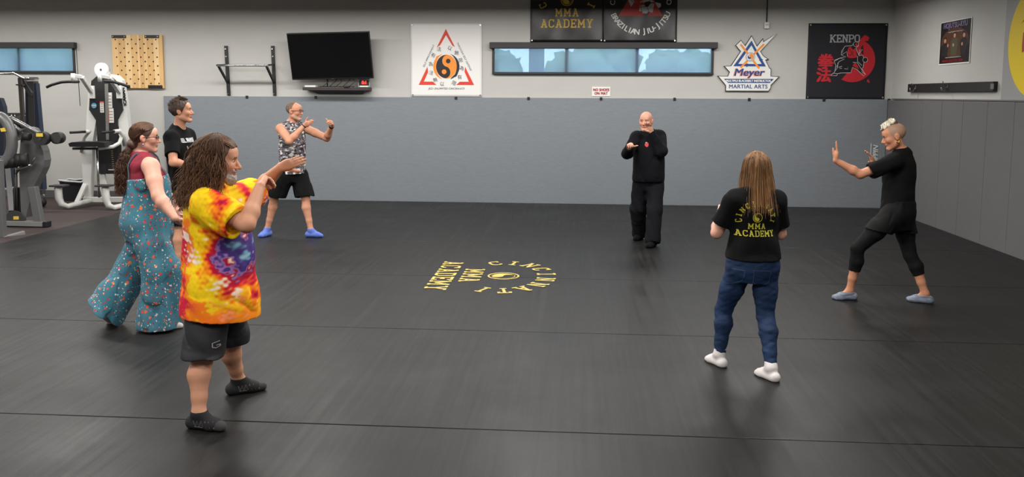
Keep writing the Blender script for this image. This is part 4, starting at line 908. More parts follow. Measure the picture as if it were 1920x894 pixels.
# waste bin
p_ = on_z(165, 371, -.035); wb_ = thing('waste_bin', 'black waste bin with white liner behind the white machine', 'bin', (p_.x, 14.72, -.035))
b = MB(); b.prism([(-.16, -.12, 0), (.16, -.12, 0), (.16, .12, 0), (-.16, .12, 0)], (0, 0, .01)); vs = b.bm.verts
b2 = MB(); bot = [(-.15, -.11, 0), (.15, -.11, 0), (.15, .11, 0), (-.15, .11, 0)]; top = [(-.21, -.15, .36), (.21, -.15, .36), (.21, .15, .36), (-.21, .15, .36)]; V_ = [b2.bm.verts.new(q) for q in bot+top]
for k in range(4): b2.bm.faces.new((V_[k], V_[(k+1) % 4], V_[4+(k+1) % 4], V_[4+k]))
b2.bm.faces.new(V_[:4][::-1]); b.bm.free(); b2.build('bin_body', mat('black_bin', (28, 28, 30), .6), wb_)
b = MB(); rs_ = random.Random(2); pts = [(math.copysign(.215, math.cos(a))*min(1, abs(math.cos(a))*1.5), math.copysign(.155, math.sin(a))*min(1, abs(math.sin(a))*1.5), .37+rs_.uniform(-.012, .015)) for a in np.linspace(0, 2*PI, 25)]; b.tube(pts, .018, 6, False); b.build('liner', mat('white_liner', (196, 198, 200), .5), wb_)
# --- grey leg machine in front
YG = 11.75
t, Q = kit('leg_machine', 'grey leg curl machine with black foam rollers at the left edge', 'exercise machine', (on_z(45, 418, -.035).x, YG, -.035))
MB().prism([Q(x, y, YG) for x, y in ((40, 246), (50, 238), (60, 241), (70, 258), (80, 282), (83.5, 300), (81, 314), (72, 333), (64, 348), (62, 354), (48, 408), (40, 408), (36, 330), (36, 290))], (0, .16, 0)).build('side_shroud', M_grey, t)
MB().beam(Q(62, 350, YG-.02), Q(74, 416, YG-.02), .12, .10, (0, 1, 0), bev=.01).build('front_post', M_grey, t)
MB().beam(Q(5, 417.5, YG-.02), Q(85, 419.5, YG-.02), .075, .12, (0, 1, 0), bev=.008).build('base_beam', mat('light_grey_coat', (132, 132, 132), .4, metal=.2), t)
MB().beam(Q(84, 419.5, YG-.02), Q(92, 420, YG-.02), .085, .13, (0, 1, 0), bev=.01).build('end_cap', M_vinyl, t)
MB().prism([Q(x, y, YG+.05) for x, y in ((24, 352), (38, 352), (41, 402), (26, 404))], (0, .15, 0)).build('weight_stack', mat('stack_black', (20, 20, 21), .5), t)
for dx in (27, 31): MB().cyl(Q(dx, 300, YG+.03), Q(dx+1, 404, YG+.03), .012, 8).build('guide_rod', M_dk, t)
for dy, w_ in ((0, 1), (.05, .8)):
    c = Q(27+dy*120, 414, YG-.05+dy); MB().prism([c+Vector((.15*w_*math.cos(a), 0, .15*w_*math.sin(a))) for a in np.linspace(0, PI, 14)], (0, .03, 0)).build('pulley_guard', M_dk, t)
MB().prism([Q(x, y, YG-.056) for x, y in ((25, 405.5), (35, 405.5), (35, 411.5), (25, 411.5))], (0, .004, 0)).build('warning_label', M_yel, t)
for a, b_ in ((((-8, 219), (6, 222), (20, 232), (40, 247)), .03), (((14, 221), (22, 222), (45, 234), (74, 251)), .03)): MB().tube([Q(*q, YG-.12) for q in a], b_, 10).build('lever_tube', mat('steel_grey', (140, 140, 140), .3, metal=.7), t)
MB().prism([Q(x, y, YG-.06) for x, y in ((16, 256), (30, 244), (44, 250), (46, 258), (24, 266))], (0, .05, 0)).build('cam_plate', mat('silver_plate', (136, 136, 136), .35, metal=.4), t)
c = Q(32, 251, YG-.062); MB().cyl(c, c-Vector((0, .004, 0)), .028, 14).build('badge', mat('badge_blue', (100, 112, 140), .5), t)
c = Q(-2, 262, YG-.25); MB().tube([c+Vector((.2*math.cos(a), 0, .34*math.sin(a))) for a in np.linspace(-1.7, 1.5, 14)], .075, 10).build('curved_cover', M_grey, t)
MB().prism([Q(x, y, YG-.34) for x, y in ((0, 240.5), (8, 239.5), (11, 246), (2, 247))], (0, .01, 0)).build('caution_label', M_yel, t)
def roller(px, py, Y, r, L, m=M_rub):
    c = Q(px, py, Y); b = MB(); b.cyl(c, c+Vector((-.03, L, .0)), r, 22); o = b.build('foam_roller', m, t)
    MB().cyl(c-Vector((.0006, .006, 0)), c, r*.25, 12).build('roller_cap', M_dk, o); return c
c = roller(75, 260, YG-.22, .098, .15); MB().box(c+Vector((.0, -.008, .055)), (.10, .004, .05)).build('warning_label', M_yel, t)
roller(105, 259, YG-.05, .086, .14)
MB().prism([Q(x, y, YG-.08) for x, y in ((84, 251), (100, 252), (110, 249), (115, 258), (110, 268), (102, 268), (95, 261), (84, 258))], (0, .025, 0)).build('roller_arm', M_dk, t)
MB().cyl(Q(44, 255, YG-.2), Q(56, 257, YG-.2), .055, 14).build('pivot_knob', M_rub, t)
for k, (px, py) in enumerate(((8, 304), (18, 303), (26, 302), (38, 300), (46, 299))):
    c = Q(px, py, YG-.2); MB().cyl(c-Vector((.05, .02, 0)), c+Vector((.04, .02, 0)), .095, 20).build('weight_plate', M_rub, t)
MB().tube([Q(30, 326, YG-.1), Q(36, 318, YG-.1), Q(58, 308, YG-.12), Q(66, 295, YG-.12)], .014, 8).build('cable_link', M_dk, t)
MB().tube([Q(32, 318, YG-.14), Q(58, 309, YG-.14)], .02, 8).build('cross_pin', M_chrome, t)
MB().beam(Q(-20, 455, 10.75), Q(46, 437, 10.75+.35), .07, .07, (0, 0, 1), bev=.006).build('front_foot', mat('light_grey_coat', (132, 132, 132), .4), t)
MB().beam(Q(-3, 300, 10.9), Q(4, 446, 10.9), .10, .08, (0, 1, 0), bev=.006).build('front_column', M_grey, t)
# --- cable tower behind
YT = 13.2
t, Q = kit('cable_tower', 'dark navy cable tower with chrome pull bar behind the leg machine', 'exercise machine', (on_y(60, 335, YT).x, YT, -.035))
MB().prism([Q(x, y, YT) for x, y in ((51, 152), (62, 152), (70, 360), (57, 360))], (0, .14, 0)).build('mast', M_dk, t)
MB().prism([Q(x, y, YT+.05) for x, y in ((47, 165), (51, 160), (57, 330), (49, 330))], (0, .10, 0)).build('navy_side', M_bl, t); MB().prism([Q(x, y, YT+.02) for x, y in ((62, 156), (67, 156), (75, 245), (81, 356), (72, 356), (68, 245))], (0, .10, 0)).build('navy_side', M_bl, t)
MB().prism([Q(x, y, YT-.05) for x, y in ((34, 145), (42, 145), (59, 174), (58, 180), (52, 176), (36, 150))], (0, .06, 0)).build('top_arm', M_dk, t)
MB().beam(Q(38, 146, YT-.1), Q(44, 238, YT-.1), .055, .05, (0, 1, 0)).build('seat_post', mat('brown_steel', (66, 60, 56), .5), t)
MB().box(Q(38, 159, YT-.12), (.12, .05, .022)).build('pin_collar', M_dk, t)
MB().tube([Q(-20, 138, YT-.2), Q(20, 138, YT-.2), Q(23, 136, YT-.2), Q(42, 146, YT-.1), Q(50, 148, YT-.06)], .017, 8).build('chrome_bar', M_chrome, t)
MB().prism([Q(x, y, YT-.03) for x, y in ((49, 147), (52, 144.5), (62, 144.5), (64.5, 147), (63, 151), (50, 151))], (0, .12, 0)).build('pulley_housing', M_chrome, t)
MB().beam(Q(40, 356, YT), Q(82, 360, YT), .08, .10, (0, 1, 0)).build('base', M_dk, t)
p_ = on_z(78, 388, -.035); kb_ = thing('kettlebell', 'small dark kettlebell on the brown floor behind the grey machine', 'kettlebell', (p_.x, p_.y, -.035)); MB().ball((0, 0, .085), .085, (1, 1, 1), 16).build('bell', M_rub, kb_, True); MB().tube([(-.05, 0, .13), (-.055, 0, .21), (0, 0, .24), (.055, 0, .21), (.05, 0, .13)], .016, 8).build('handle', M_chrome, kb_)
# --- navy padded bench back and wall rack at the left edge
YN = 13.6
t, Q = kit('navy_bench', 'navy upholstered machine back at the left picture edge', 'exercise machine', (on_y(-2, 330, YN).x, YN, -.035))
MB().prism([Q(x, y, YN) for x, y in ((-12, 182), (0, 184), (6, 200), (8, 222), (6, 300), (-12, 300))], (0, .1, 0)).build('back_pad', mat('navy_vinyl', (34, 40, 54), .5), t); MB().beam(Q(-6, 300, YN), Q(-4, 366, YN), .1, .1, (0, 1, 0)).build('post', M_dk, t)
MB().prism([Q(x, y, YN-.1) for x, y in ((-10, 300), (10, 300), (13, 352), (-10, 352))], (0, .2, 0)).build('navy_cover', M_bl, t)
MB().beam(Q(14, 314, YN-.1), Q(22, 398, YN-.9), .08, .08).build('leg', M_dk, t)
ra = thing('handle_rack', 'dark wall rack with cable handles hanging on it', 'rack', on_y(28, 214, D)); B = Vector(ra.location); Q = lambda px, py, Y: on_y(px, py, Y)-B
MB().beam(Q(6, 213, D-.03), Q(52, 213, D-.03), .075, .03).build('rail', M_dk, ra)
for px, m_ in ((14, M_rub), (21, M_rub), (27, M_rub), (38, M_rub), (47, M_rub)):
    MB().tube([Q(px, 214, D-.06), Q(px+1, 217, D-.09), Q(px-1, 220, D-.09)], .014, 6).build('hook', M_chrome, ra)
    MB().tube([Q(px-1, 219, D-.09), Q(px-4, 230, D-.09), Q(px-3, 240, D-.09)], [.02, .035, .02], 8).build('cable_handle', m_, ra); MB().tube([Q(px-1, 219, D-.09), Q(px+3, 231, D-.09), Q(px+1, 240, D-.09)], [.02, .03, .015], 8).build('cable_handle', m_, ra)
# outlet on the wall beside the black T-shirt man
c = on_y(331, 182, D)
POSE = {
 'A': {'aR': (-2.166, 4.578, 0.09), 'aL': (-2.167, 5.159, 0.09), 'pel': (-2.161, 4.84, 0.781), 'neck': (-2.189, 4.86, 1.37), 'head': (-2.118, 4.854, 1.548), 'sR': (-2.121, 4.681, 1.298), 'sL': (-2.116, 5.035, 1.291), 'eR': (-1.848, 4.579, 1.212), 'wR': (-1.831, 4.752, 1.406), 'tR': (-1.851, 4.911, 1.472), 'eL': (-2.049, 5.325, 1.333), 'wL': (-1.863, 5.204, 1.482), 'tL': (-1.697, 5.17, 1.541), 'hR': (-2.148, 4.75, 0.776), 'hL': (-2.166, 4.935, 0.752), 'kR': (-2.177, 4.669, 0.39), 'kL': (-2.163, 5.053, 0.379), 'toeR': (-1.978, 4.552, 0.02), 'toeL': (-1.999, 5.27, 0.02)},
 'B': {'aR': (-4.192, 11.106, 0.09), 'aL': (-3.57, 11.079, 0.09), 'pel': (-3.858, 11.193, 0.902), 'neck': (-3.855, 11.23, 1.535), 'head': (-3.802, 11.192, 1.703), 'sR': (-3.959, 11.076, 1.475), 'sL': (-3.742, 11.38, 1.479), 'eR': (-3.767, 10.873, 1.315), 'wR': (-3.581, 10.935, 1.526), 'tR': (-3.43, 10.85, 1.586), 'eL': (-3.403, 11.343, 1.336), 'wL': (-3.281, 11.168, 1.513), 'tL': (-3.23, 11.026, 1.618), 'hR': (-3.932, 11.121, 0.82), 'hL': (-3.774, 11.271, 0.807), 'kR': (-4.08, 11.097, 0.528), 'kL': (-3.652, 11.132, 0.529), 'toeR': (-4.225, 10.991, 0.02), 'toeL': (-3.4, 11.074, 0.02)},
 'C': {'aR': (0.903, 11.358, 0.09), 'aL': (1.026, 10.821, 0.09), 'pel': (0.983, 11.146, 0.854), 'neck': (0.966, 11.173, 1.445), 'head': (0.933, 11.157, 1.6), 'sR': (0.809, 11.115, 1.384), 'sL': (1.133, 11.236, 1.401), 'eR': (0.683, 10.92, 1.199), 'wR': (0.693, 10.676, 1.284), 'tR': (0.689, 10.538, 1.386), 'eL': (1.126, 10.984, 1.22), 'wL': (0.996, 10.978, 1.468), 'tL': (0.926, 10.916, 1.621), 'hR': (0.9, 11.145, 0.825), 'hL': (1.075, 11.147, 0.827), 'kR': (0.862, 11.193, 0.441), 'kL': (1.049, 10.927, 0.437), 'toeR': (0.829, 11.204, 0.02), 'toeL': (0.946, 10.66, 0.02)},
 'D': {'aR': (-4.198, 8.538, 0.1), 'aL': (-4.262, 8.821, 0.1), 'pel': (-4.236, 8.746, 0.961), 'neck': (-4.271, 8.78, 1.554), 'head': (-4.213, 8.75, 1.75), 'sR': (-4.252, 8.59, 1.477), 'sL': (-4.252, 8.961, 1.482), 'eR': (-4.163, 8.424, 1.225), 'wR': (-4.11, 8.686, 1.182), 'tR': (-4.058, 8.858, 1.197), 'eL': (-4.207, 9.091, 1.195), 'wL': (-4.121, 8.835, 1.152), 'tL': (-4.133, 8.661, 1.201), 'hR': (-4.217, 8.655, 0.925), 'hL': (-4.252, 8.838, 0.915), 'kR': (-4.206, 8.599, 0.505), 'kL': (-4.246, 8.83, 0.492), 'toeR': (-4.138, 8.731, 0.02), 'toeL': (-4.184, 9.015, 0.02)},
 'E': {'aR': (-3.399, 6.543, 0.085), 'aL': (-3.896, 6.615, 0.14), 'pel': (-3.56, 6.715, 0.872), 'neck': (-3.619, 6.734, 1.443), 'head': (-3.558, 6.725, 1.573), 'sR': (-3.444, 6.585, 1.351), 'sL': (-3.61, 6.887, 1.369), 'eR': (-3.323, 6.452, 1.123), 'wR': (-3.152, 6.371, 0.961), 'tR': (-3.142, 6.507, 0.862), 'eL': (-3.549, 6.978, 1.093), 'wL': (-3.382, 6.887, 0.932), 'tL': (-3.267, 6.779, 0.876), 'hR': (-3.524, 6.627, 0.85), 'hL': (-3.594, 6.805, 0.839), 'kR': (-3.383, 6.582, 0.485), 'kL': (-3.695, 6.719, 0.477), 'toeR': (-3.315, 6.59, 0.02), 'toeL': (-3.905, 6.736, 0.02)},
 'F': {'aR': (1.373, 5.739, 0.08), 'aL': (1.069, 6.023, 0.08), 'pel': (1.276, 5.997, 0.766), 'neck': (1.279, 5.989, 1.264), 'head': (1.293, 6.061, 1.413), 'sR': (1.43, 6.026, 1.209), 'sL': (1.122, 5.948, 1.214), 'eR': (1.488, 6.106, 0.959), 'wR': (1.48, 6.329, 1.027), 'tR': (1.46, 6.462, 1.105), 'eL': (1.024, 6.026, 0.972), 'wL': (1.073, 6.226, 1.083), 'tL': (1.104, 6.373, 1.128), 'hR': (1.367, 5.999, 0.725), 'hL': (1.187, 5.995, 0.722), 'kR': (1.366, 5.94, 0.399), 'kL': (1.1, 6.084, 0.398), 'toeR': (1.318, 5.845, 0.02), 'toeL': (0.99, 6.194, 0.02)},
 'G': {'aR': (3.336, 8.072, 0.085), 'aL': (2.658, 8.139, 0.085), 'pel': (3.061, 8.126, 0.864), 'neck': (3.082, 8.128, 1.411), 'head': (2.989, 8.109, 1.572), 'sR': (3.071, 8.288, 1.338), 'sL': (2.951, 7.963, 1.352), 'eR': (3.109, 8.502, 1.143), 'wR': (2.923, 8.415, 1.301), 'tR': (2.829, 8.35, 1.429), 'eL': (2.644, 7.957, 1.226), 'wL': (2.423, 7.977, 1.351), 'tL': (2.438, 7.989, 1.539), 'hR': (3.122, 8.206, 0.823), 'hL': (3.004, 8.048, 0.844), 'kR': (3.203, 8.146, 0.448), 'kL': (2.697, 8.091, 0.511), 'toeR': (3.202, 8.135, 0.02), 'toeL': (2.426, 8.126, 0.02)},
}
# ------------------------------------------------------------------ people
def skin_color(base, brow=(60, 45, 35), lip=(190, 110, 100), scalp=None, ruddy=.25, beard=None):
    base = A3(srgb(base)); brow = A3(srgb(brow)); lip = A3(srgb(lip)); red = base*A3([1.05, .78, .72])
    def f(fig, V):
        C = np.tile(base, (len(V), 1)); L = fig.local(V); x, y, z = np.abs(L[:, 0]), L[:, 1], L[:, 2]
        nz = np.sin(V[:, 0]*31+V[:, 2]*17)*np.sin(V[:, 1]*27-V[:, 2]*23); C *= (1+.05*nz)[:, None]
        def mix(m, c): C[:] = C*(1-m[:, None])+c*m[:, None]
        inh = (np.abs(z) < .14) & (x < .1) & (np.abs(y) < .14)
        mix(inh*ruddy*np.exp(-((x-.04)**2+(z+.02)**2)/.0012)*(y > .03), red); mix(inh*ruddy*1.2*np.exp(-(x**2+(z+.03)**2)/.0004)*(y > .09), red)
        mix(inh*ruddy*(x > .068)*(np.abs(z) < .04), red)
        if scalp is not None: mix(inh*.85*scalp[1](x, y, z), A3(srgb(scalp[0])))
        if beard is not None: mix(inh*beard[1]*(ramp(-z, .03, .05)*(y > .01)*(y+z > -.06)), A3(srgb(beard[0])))
        mix(inh*(((x/.024)**2+((z+.058)/.011)**2) < 1)*(y > .07)*.75, lip)
        mix(inh*(x > .012)*(x < .046)*(z > .021+.1*(.03-np.abs(x-.025))*0)*(z < .033)*(y > .05)*.85, brow)
        for sd in 'RL':     # ruddy knuckles, elbows and knees
            for j, r in (('e', .05), ('k', .06)):
                dd = np.linalg.norm(V-fig.J[j+sd], axis=1); mix(.35*ruddy*2*np.exp(-(dd/r)**2), red)
        return C
    return f
M_skin = vcol_mat('skin', .55, .35, sss=.03, bump=.04, bscale=250)
M_eye = mat('eye_white', (190, 178, 168), .2); M_iris = mat('iris_dark', (48, 38, 32), .15)
def eyes(f):
    for sg in (1, -1):
        c = f.h(sg*.031, .0765, .007)-f.base; e = MB().ball(c, .0098*f.hs).build('eye', M_eye, f.o, True)
        MB().ball(Vector(c)+Vector(f.hf[1])*.0058*f.hs, .0058*f.hs, seg=8).build('iris', M_iris, e, True)
def tee(f, name, h, sec, mt, hem, sf=.6, rs=(.072, .078), fold=None, neck_r=.064, hemn=(0, 0, -1), col=None, sl=True, arm=None, kn=.05, warps=(), nz=.03, drape=0):
    J = f.J; pr = [(loft(J['pel'], J['neck'], f.rp, f.rs, sec), 0)]; subs = []
    if drape: pr += [(cone(J['h'+sd]+[0, 0, .06], J['h'+sd]+(J['k'+sd]-J['h'+sd])*.6, drape, drape), 0, .06) for sd in 'RL']
    for sd in 'RL':
        S, E, Wr = J['s'+sd], J['e'+sd], J['w'+sd]
        pr.append((cone(J['neck'], S+[0, 0, .0], .055, rs[0]*.8, .05), .006))
        if sl is True:
            drop = A3([0, 0, -(rs[1]-.06)*.6])
            pr.append((capped(cone(S, S+(E-S)*(sf+.15)+drop, rs[0], rs[1], .04), *clampcut(J, 's'+sd, 'e'+sd, sf)), 0, kn)); subs.append((cone(S+(E-S)*(sf-.05)+drop*.9, S+(E-S)*(sf+.25)+drop, rs[1]-.022, rs[1]-.018), 0))
        elif sl == 'long':
            pr.append((cone(S, E, rs[0], rs[1], .04), 0, kn)); c0 = E+(Wr-E)*.97
            pr.append((capped(cone(E, Wr, rs[1], rs[2], .03), c0, nrm(Wr-E)), 0, .03))
        else:
            out = f.rs*(1 if sd == 'R' else -1); subs.append((cone(S+out*arm[1]+[0, 0, .05], S+out*arm[1]*.8+[0, 0, -arm[2]], arm[0], arm[0]*.9), 0))
    subs.append((cone(J['neck']+f.fs*.022+[0, 0, nz], f.hc-f.hf[2]*.02, neck_r, neck_r), 0))
    return f.cloth(name, h, pr, mt, cuts=[(hem, hemn)], fold=fold, subs=subs, col=col, warps=warps)
def tights(f, name, h, sec, mt, infl, frac, top, fold=None):
    J = f.J; pr = [(loft(J['pel'], J['neck'], f.rp, f.rs, sec), 0)]
    for sd in 'RL':
        e = clampcut(J, 'k'+sd, 'a'+sd, frac)
        pr += [(q, infl[0]) for q in f.P['thigh'+sd]]+[(capped(q, *e), infl[1]) for q in f.P['shin'+sd]]
    return f.cloth(name, h, pr, mt, cuts=[(top, (0, 0, 1))], fold=fold)
def legs_cloth(f, name, h, sec, mt, radii, frac, top, fold=None, cuts=(), k=.04, col=None, axis='knee'):
    """radii: at hip, knee, (ankle); frac along thigh (knee) or whole leg"""
    J = f.J; pr = [(loft(J['pel'], J['neck'], f.rp, f.rs, sec), 0)]; subs = []
    for sd in 'RL':
        H, K, A = J['h'+sd], J['k'+sd], J['a'+sd]
        if axis == 'knee':
            c0, n0 = clampcut(J, 'h'+sd, 'k'+sd, frac); n0 = nrm(n0*.3+A3([0, 0, -.7])); K2_ = K+A3([0, 0, -.03])
            pr.append((capped(cone(H, K2_+(K2_-H)*.15, radii[0], radii[1], .04), c0, n0), 0, k)); subs.append((cone(H+(K2_-H)*(frac-.04), K2_+(K2_-H)*.2, radii[1]-.022, radii[1]-.018), 0))
        else:
            pr.append((cone(H, K, radii[0], radii[1], .04), 0, k)); e = K+(A-K)*frac
            pr.append((capped(cone(K, A, radii[1], radii[2], .03), e, nrm(A-K)), 0, .03))
    return f.cloth(name, h, pr, mt, cuts=[(top, (0, 0, 1))]+list(cuts), fold=fold, col=col, subs=subs)
def sock(f, sd, h, mt, top, infl=.005, name='sock', col=None, fold=None):
    J = f.J; pr = [(q, infl) for q in f.P['foot'+sd]]+[(f.P['shin'+sd][2], infl)]
    A = J['a'+sd]; n = nrm(A3([0, 0, 1])-.0*f.__dict__['td'+sd])
    return f.cloth(name, h, pr, mt, cuts=[((0, 0, A[2]+top), (0, 0, 1)), ((0, 0, .001), (0, 0, -1))], col=col, fold=fold)
def haircap(f, h, mt, r=(.081, .103, .09), cuts=(), fold=None, extra=(), name='hair', c=(0, -.014, .04)):
    pr = [(ell(f.h(*c), [q*f.hs for q in r], f.hf, .02), 0)]+list(extra)
    cc = [(f.h(*p), f.hf.T @ nrm(n)) for p, n in cuts]
    return f.cloth(name, h, pr, mt, cuts=cc, fold=fold)
def hair_mat(name, c1, c2, rough=.45):
    HAIRC[name] = (A3(srgb(c1)), A3(srgb(c2))); m = mat(name, c1, rough+.15, vary=.0); nt = m.node_tree; b = nt.nodes['Principled BSDF']
    tc = nt.nodes.new('ShaderNodeTexCoord'); mp = nt.nodes.new('ShaderNodeMapping'); mp.inputs['Scale'].default_value = (70, 70, 9); n = nt.nodes.new('ShaderNodeTexNoise'); n.inputs['Scale'].default_value = 1; n.inputs['Detail'].default_value = 3
    cr = nt.nodes.new('ShaderNodeValToRGB'); cr.color_ramp.elements[0].color = (*srgb(c1), 1); cr.color_ramp.elements[1].color = (*srgb(c2), 1); cr.color_ramp.elements[0].position = .3; cr.color_ramp.elements[1].position = 1.0
    nt.links.new(tc.outputs['Object'], mp.inputs[0]); nt.links.new(mp.outputs[0], n.inputs['Vector']); nt.links.new(n.outputs[0], cr.inputs[0]); nt.links.new(cr.outputs[0], b.inputs['Base Color'])
    return m
def fall(f, n, seed, phi, zend, spread, wave=.0, wf=14, seg=22, r=(.082, .104, .092), back=.0, jit=.012, th0=(5, 60), curl=0, avoid=0):
    """hair falling from the scalp: phi range in degrees around the head (0 front, 180 back)"""
    rs = np.random.RandomState(seed); out = []
    for i in range(n):
        ph = math.radians(rs.uniform(*phi))*(1 if rs.rand() < .5 else -1); t0 = math.radians(rs.uniform(*th0)); lay = rs.rand()**.7
        dx, dy = math.sin(ph), math.cos(ph); k = 1+.10*lay; ze = zend*(1-.25*rs.rand()); P = []; w0 = rs.uniform(0, 6.28); w1 = rs.uniform(0, 6.28); am = wave*rs.uniform(.5, 1.4)
        t1 = math.radians(98); n1 = int(seg*.4)
        for q in range(n1):
            t = t0+(t1-t0)*q/n1; s_ = math.sin(t); P.append((dx*r[0]*s_*k, -.014+dy*r[1]*s_*k, .04+r[2]*math.cos(t)*k))
        x, y, z = P[-1]; sp = spread*(.3+lay)
        for q in range(1, seg-n1+1):
            u = q/(seg-n1); zz = z+(ze-z)*u; P.append((x*(1+sp*u*1.2), y+dy*sp*.06*u-back*u*u, zz))
        P = A3(P); u = np.linspace(0, 1, len(P)); g = np.clip(u*2.2-.25, 0, 1)
        P[:, 0] += g*am*np.sin(wf*u+w0)+rs.normal()*jit*g; P[:, 1] += g*am*np.cos(wf*u*.9+w1)+rs.normal()*jit*g
        out.append(f.hc+(P*f.hs) @ f.hf)
    return out
def sweep(f, n, seed, ph=(-72, 72), r=(.086, .108, .096), ye=-.11, ze=-.02):
    rs = np.random.RandomState(seed); out = []
    for i in range(n):
        a = math.radians(rs.uniform(*ph)); e0 = math.radians(rs.uniform(24, 58)); lat = math.sin(a); t = np.linspace(0, 1, 14); k = rs.uniform(1, 1.05)
        th = e0+(math.radians(200)-e0)*t; yy = np.cos(th); zz = np.sin(th); sx = lat*(.55+.45*np.sin(t*2.6))
        w = np.sqrt(np.maximum(0, 1-sx**2)); P = np.stack([r[0]*sx*k+.002*np.sin(9*t+i), -.014+r[1]*yy*w*k, .04+r[2]*zz*w*k], 1); out.append(f.hc+(P*f.hs) @ f.hf)
    return out
def noise_col(seed, freq):
    rs = np.random.RandomState(seed); K = rs.normal(size=(9, 3)); K = K/np.linalg.norm(K, axis=1)[:, None]*freq*rs.uniform(.5, 1.6, (9, 1)); ph = rs.uniform(0, 6.28, 9)
    return lambda X, Y, Z: sum(np.sin(q[0]*X+q[1]*Y+q[2]*Z+w) for q, w in zip(K, ph))/3
FR = lambda seed, amp=.006, fr=26: folds(seed, amp, fr)
# ---- A: man in the tie-dye shirt ------------------------------------------------------------
f = Fig(POSE['A'], build=1.1, arm=1.16, leg=1.14, hs=1.12, look=(.95, .2, 0), nod=6,
        torso=[(-.2, .15, .13, 0), (0, .185, .16, .01), (.25, .19, .18, .03), (.5, .185, .17, .03), (.72, .18, .145, .02), (.88, .155, .11, 0), (1.0, .08, .075, 0), (1.06, .06, .06, 0)],
        handR=dict(n=(.35, 1, -.1), curl=(48, 45, 30), thumb=(25, 10), fan=2, sc=1.0), handL=dict(n=(.1, 1, .15), curl=(8, 8, 6), thumb=(32, 8), fan=1, thn=.1, sc=.88, grad=7))
o = f.make_body('person', 'long haired bearded man in tie dye shirt reaching one arm forward', .005, skin_color((196, 142, 114), (96, 76, 60), beard=((150, 140, 132), .6)), M_skin)
eyes(f)
def tiedye(V):
    C = np.zeros((len(V), 3)); n1 = noise_col(3, 12)(*V.T); n2 = noise_col(8, 34)(*V.T); n3 = noise_col(12, 80)(*V.T); n4 = noise_col(21, 170)(*V.T); n5 = noise_col(27, 24)(*V.T)
    a = n1*.03+n2*.035+n3*.022+n4*.014
    ctr = A3(f.J['pel'])+A3([.25, -.10, .26]); d = np.sqrt((V[:, 0]-ctr[0])**2+((V[:, 1]-ctr[1])*.45)**2+((V[:, 2]-ctr[2])/1.35)**2)+a
    cols = [(.0, (200, 214, 232)), (.035, (120, 180, 205)), (.06, (82, 64, 134)), (.115, (62, 40, 112)), (.135, (150, 110, 170)), (.15, (150, 14, 48)), (.185, (206, 24, 52)), (.205, (236, 92, 24)), (.235, (248, 150, 20)), (.265, (248, 205, 20)), (.32, (250, 210, 24)), (.345, (246, 136, 24)), (.375, (244, 120, 24)), (.40, (212, 30, 60)), (.44, (208, 26, 66)), (.47, (240, 120, 40)), (.55, (246, 150, 30))]
    arm = np.full(len(V), 9.0)
    for sd in 'RL':
        S, E = f.J['s'+sd], f.J['e'+sd]; t = np.clip((V-S) @ (E-S)/((E-S) @ (E-S)), 0, 1); arm = np.minimum(arm, np.linalg.norm(V-S-t[:, None]*(E-S), axis=1)+(t < .02)*.03+.0*t)
        m = (t > .74); d = np.where((arm < .13) & m, .355+.25*a, d)
    up = ramp(V[:, 2], f.J['neck'][2]-.22, f.J['neck'][2]-.14)*1.0; up = np.maximum(up, ramp(.135-arm, 0, .02))
    d2 = .30+.045*n1+.05*n5+.03*n2+.02*n3+.012*n4; keep = (V[:, 0] > ctr[0]-.02); up = up*np.where(keep & (arm > .12), .0, 1); d = d*(1-up)+d2*up
    xs = [c[0] for c in cols]; cl = A3([srgb(c[1]) for c in cols])
    for k in range(3): C[:, k] = np.interp(d, xs, cl[:, k])
    w = (ramp(n2+.7*n5+.6*n3+.5*n4, 1.5, 2.2)*.9)[:, None]; C = C*(1-w)+A3(srgb((246, 228, 212)))*w
    low = (ramp(.71-V[:, 2]+a*1.2, 0, .05)*.85)[:, None]; C = C*(1-low)+A3(srgb((240, 116, 26)))*low
    return C*(.93+.05*n4[:, None])
hemz = .635; secA = [(-.34, .235, .215, .03), (-.1, .232, .21, .035), (.1, .22, .205, .035), (.3, .208, .20, .04), (.55, .20, .185, .035), (.75, .19, .155, .02), (.9, .16, .115, 0), (.97, .092, .082, 0), (1.0, .07, .066, 0)]
sh = tee(f, 'shirt', .0055, secA, vcol_mat('tie_dye_cotton', .8, .2, bump=.08, bscale=400), (f.base[0], f.base[1], hemz), .78, (.088, .098), FR(2, .008, 19), .07, hemn=nrm((-.12, 0, -1)), col=tiedye, kn=.06, drape=.138)
sho = legs_cloth(f, 'shorts', .006, [(-.25, .14, .13, 0), (0, .18, .16, .01), (.12, .18, .16, .02)], mat('charcoal_sport_fabric', (32, 31, 35), .6, bump=.06, bscale=300), (.115, .12), .95, f.J['pel']+[0, 0, .06], FR(5, .006, 20))
pm = mat('reflective_grey_print', (150, 146, 142), .5)
project(f, sho, 'printed_emblem', move(stroke([(.024, .03), (.001, .025), (-.022, .02), (-.022, 0), (-.022, -.018), (-.011, -.024), (0, -.03), (.011, -.025), (.022, -.02), (.022, -.012), (.022, -.004), (.012, -.005), (.002, -.006)], .008), 0, 0, .62), on_y(402, 648, 4.6), (1, 0, 0), (0, 0, 1), pm, lift=.006)
sb = mat('black_sock_knit', (26, 25, 27), .9, bump=.2, bscale=500); st = mat('sock_grey_rib', (122, 118, 116), .9)
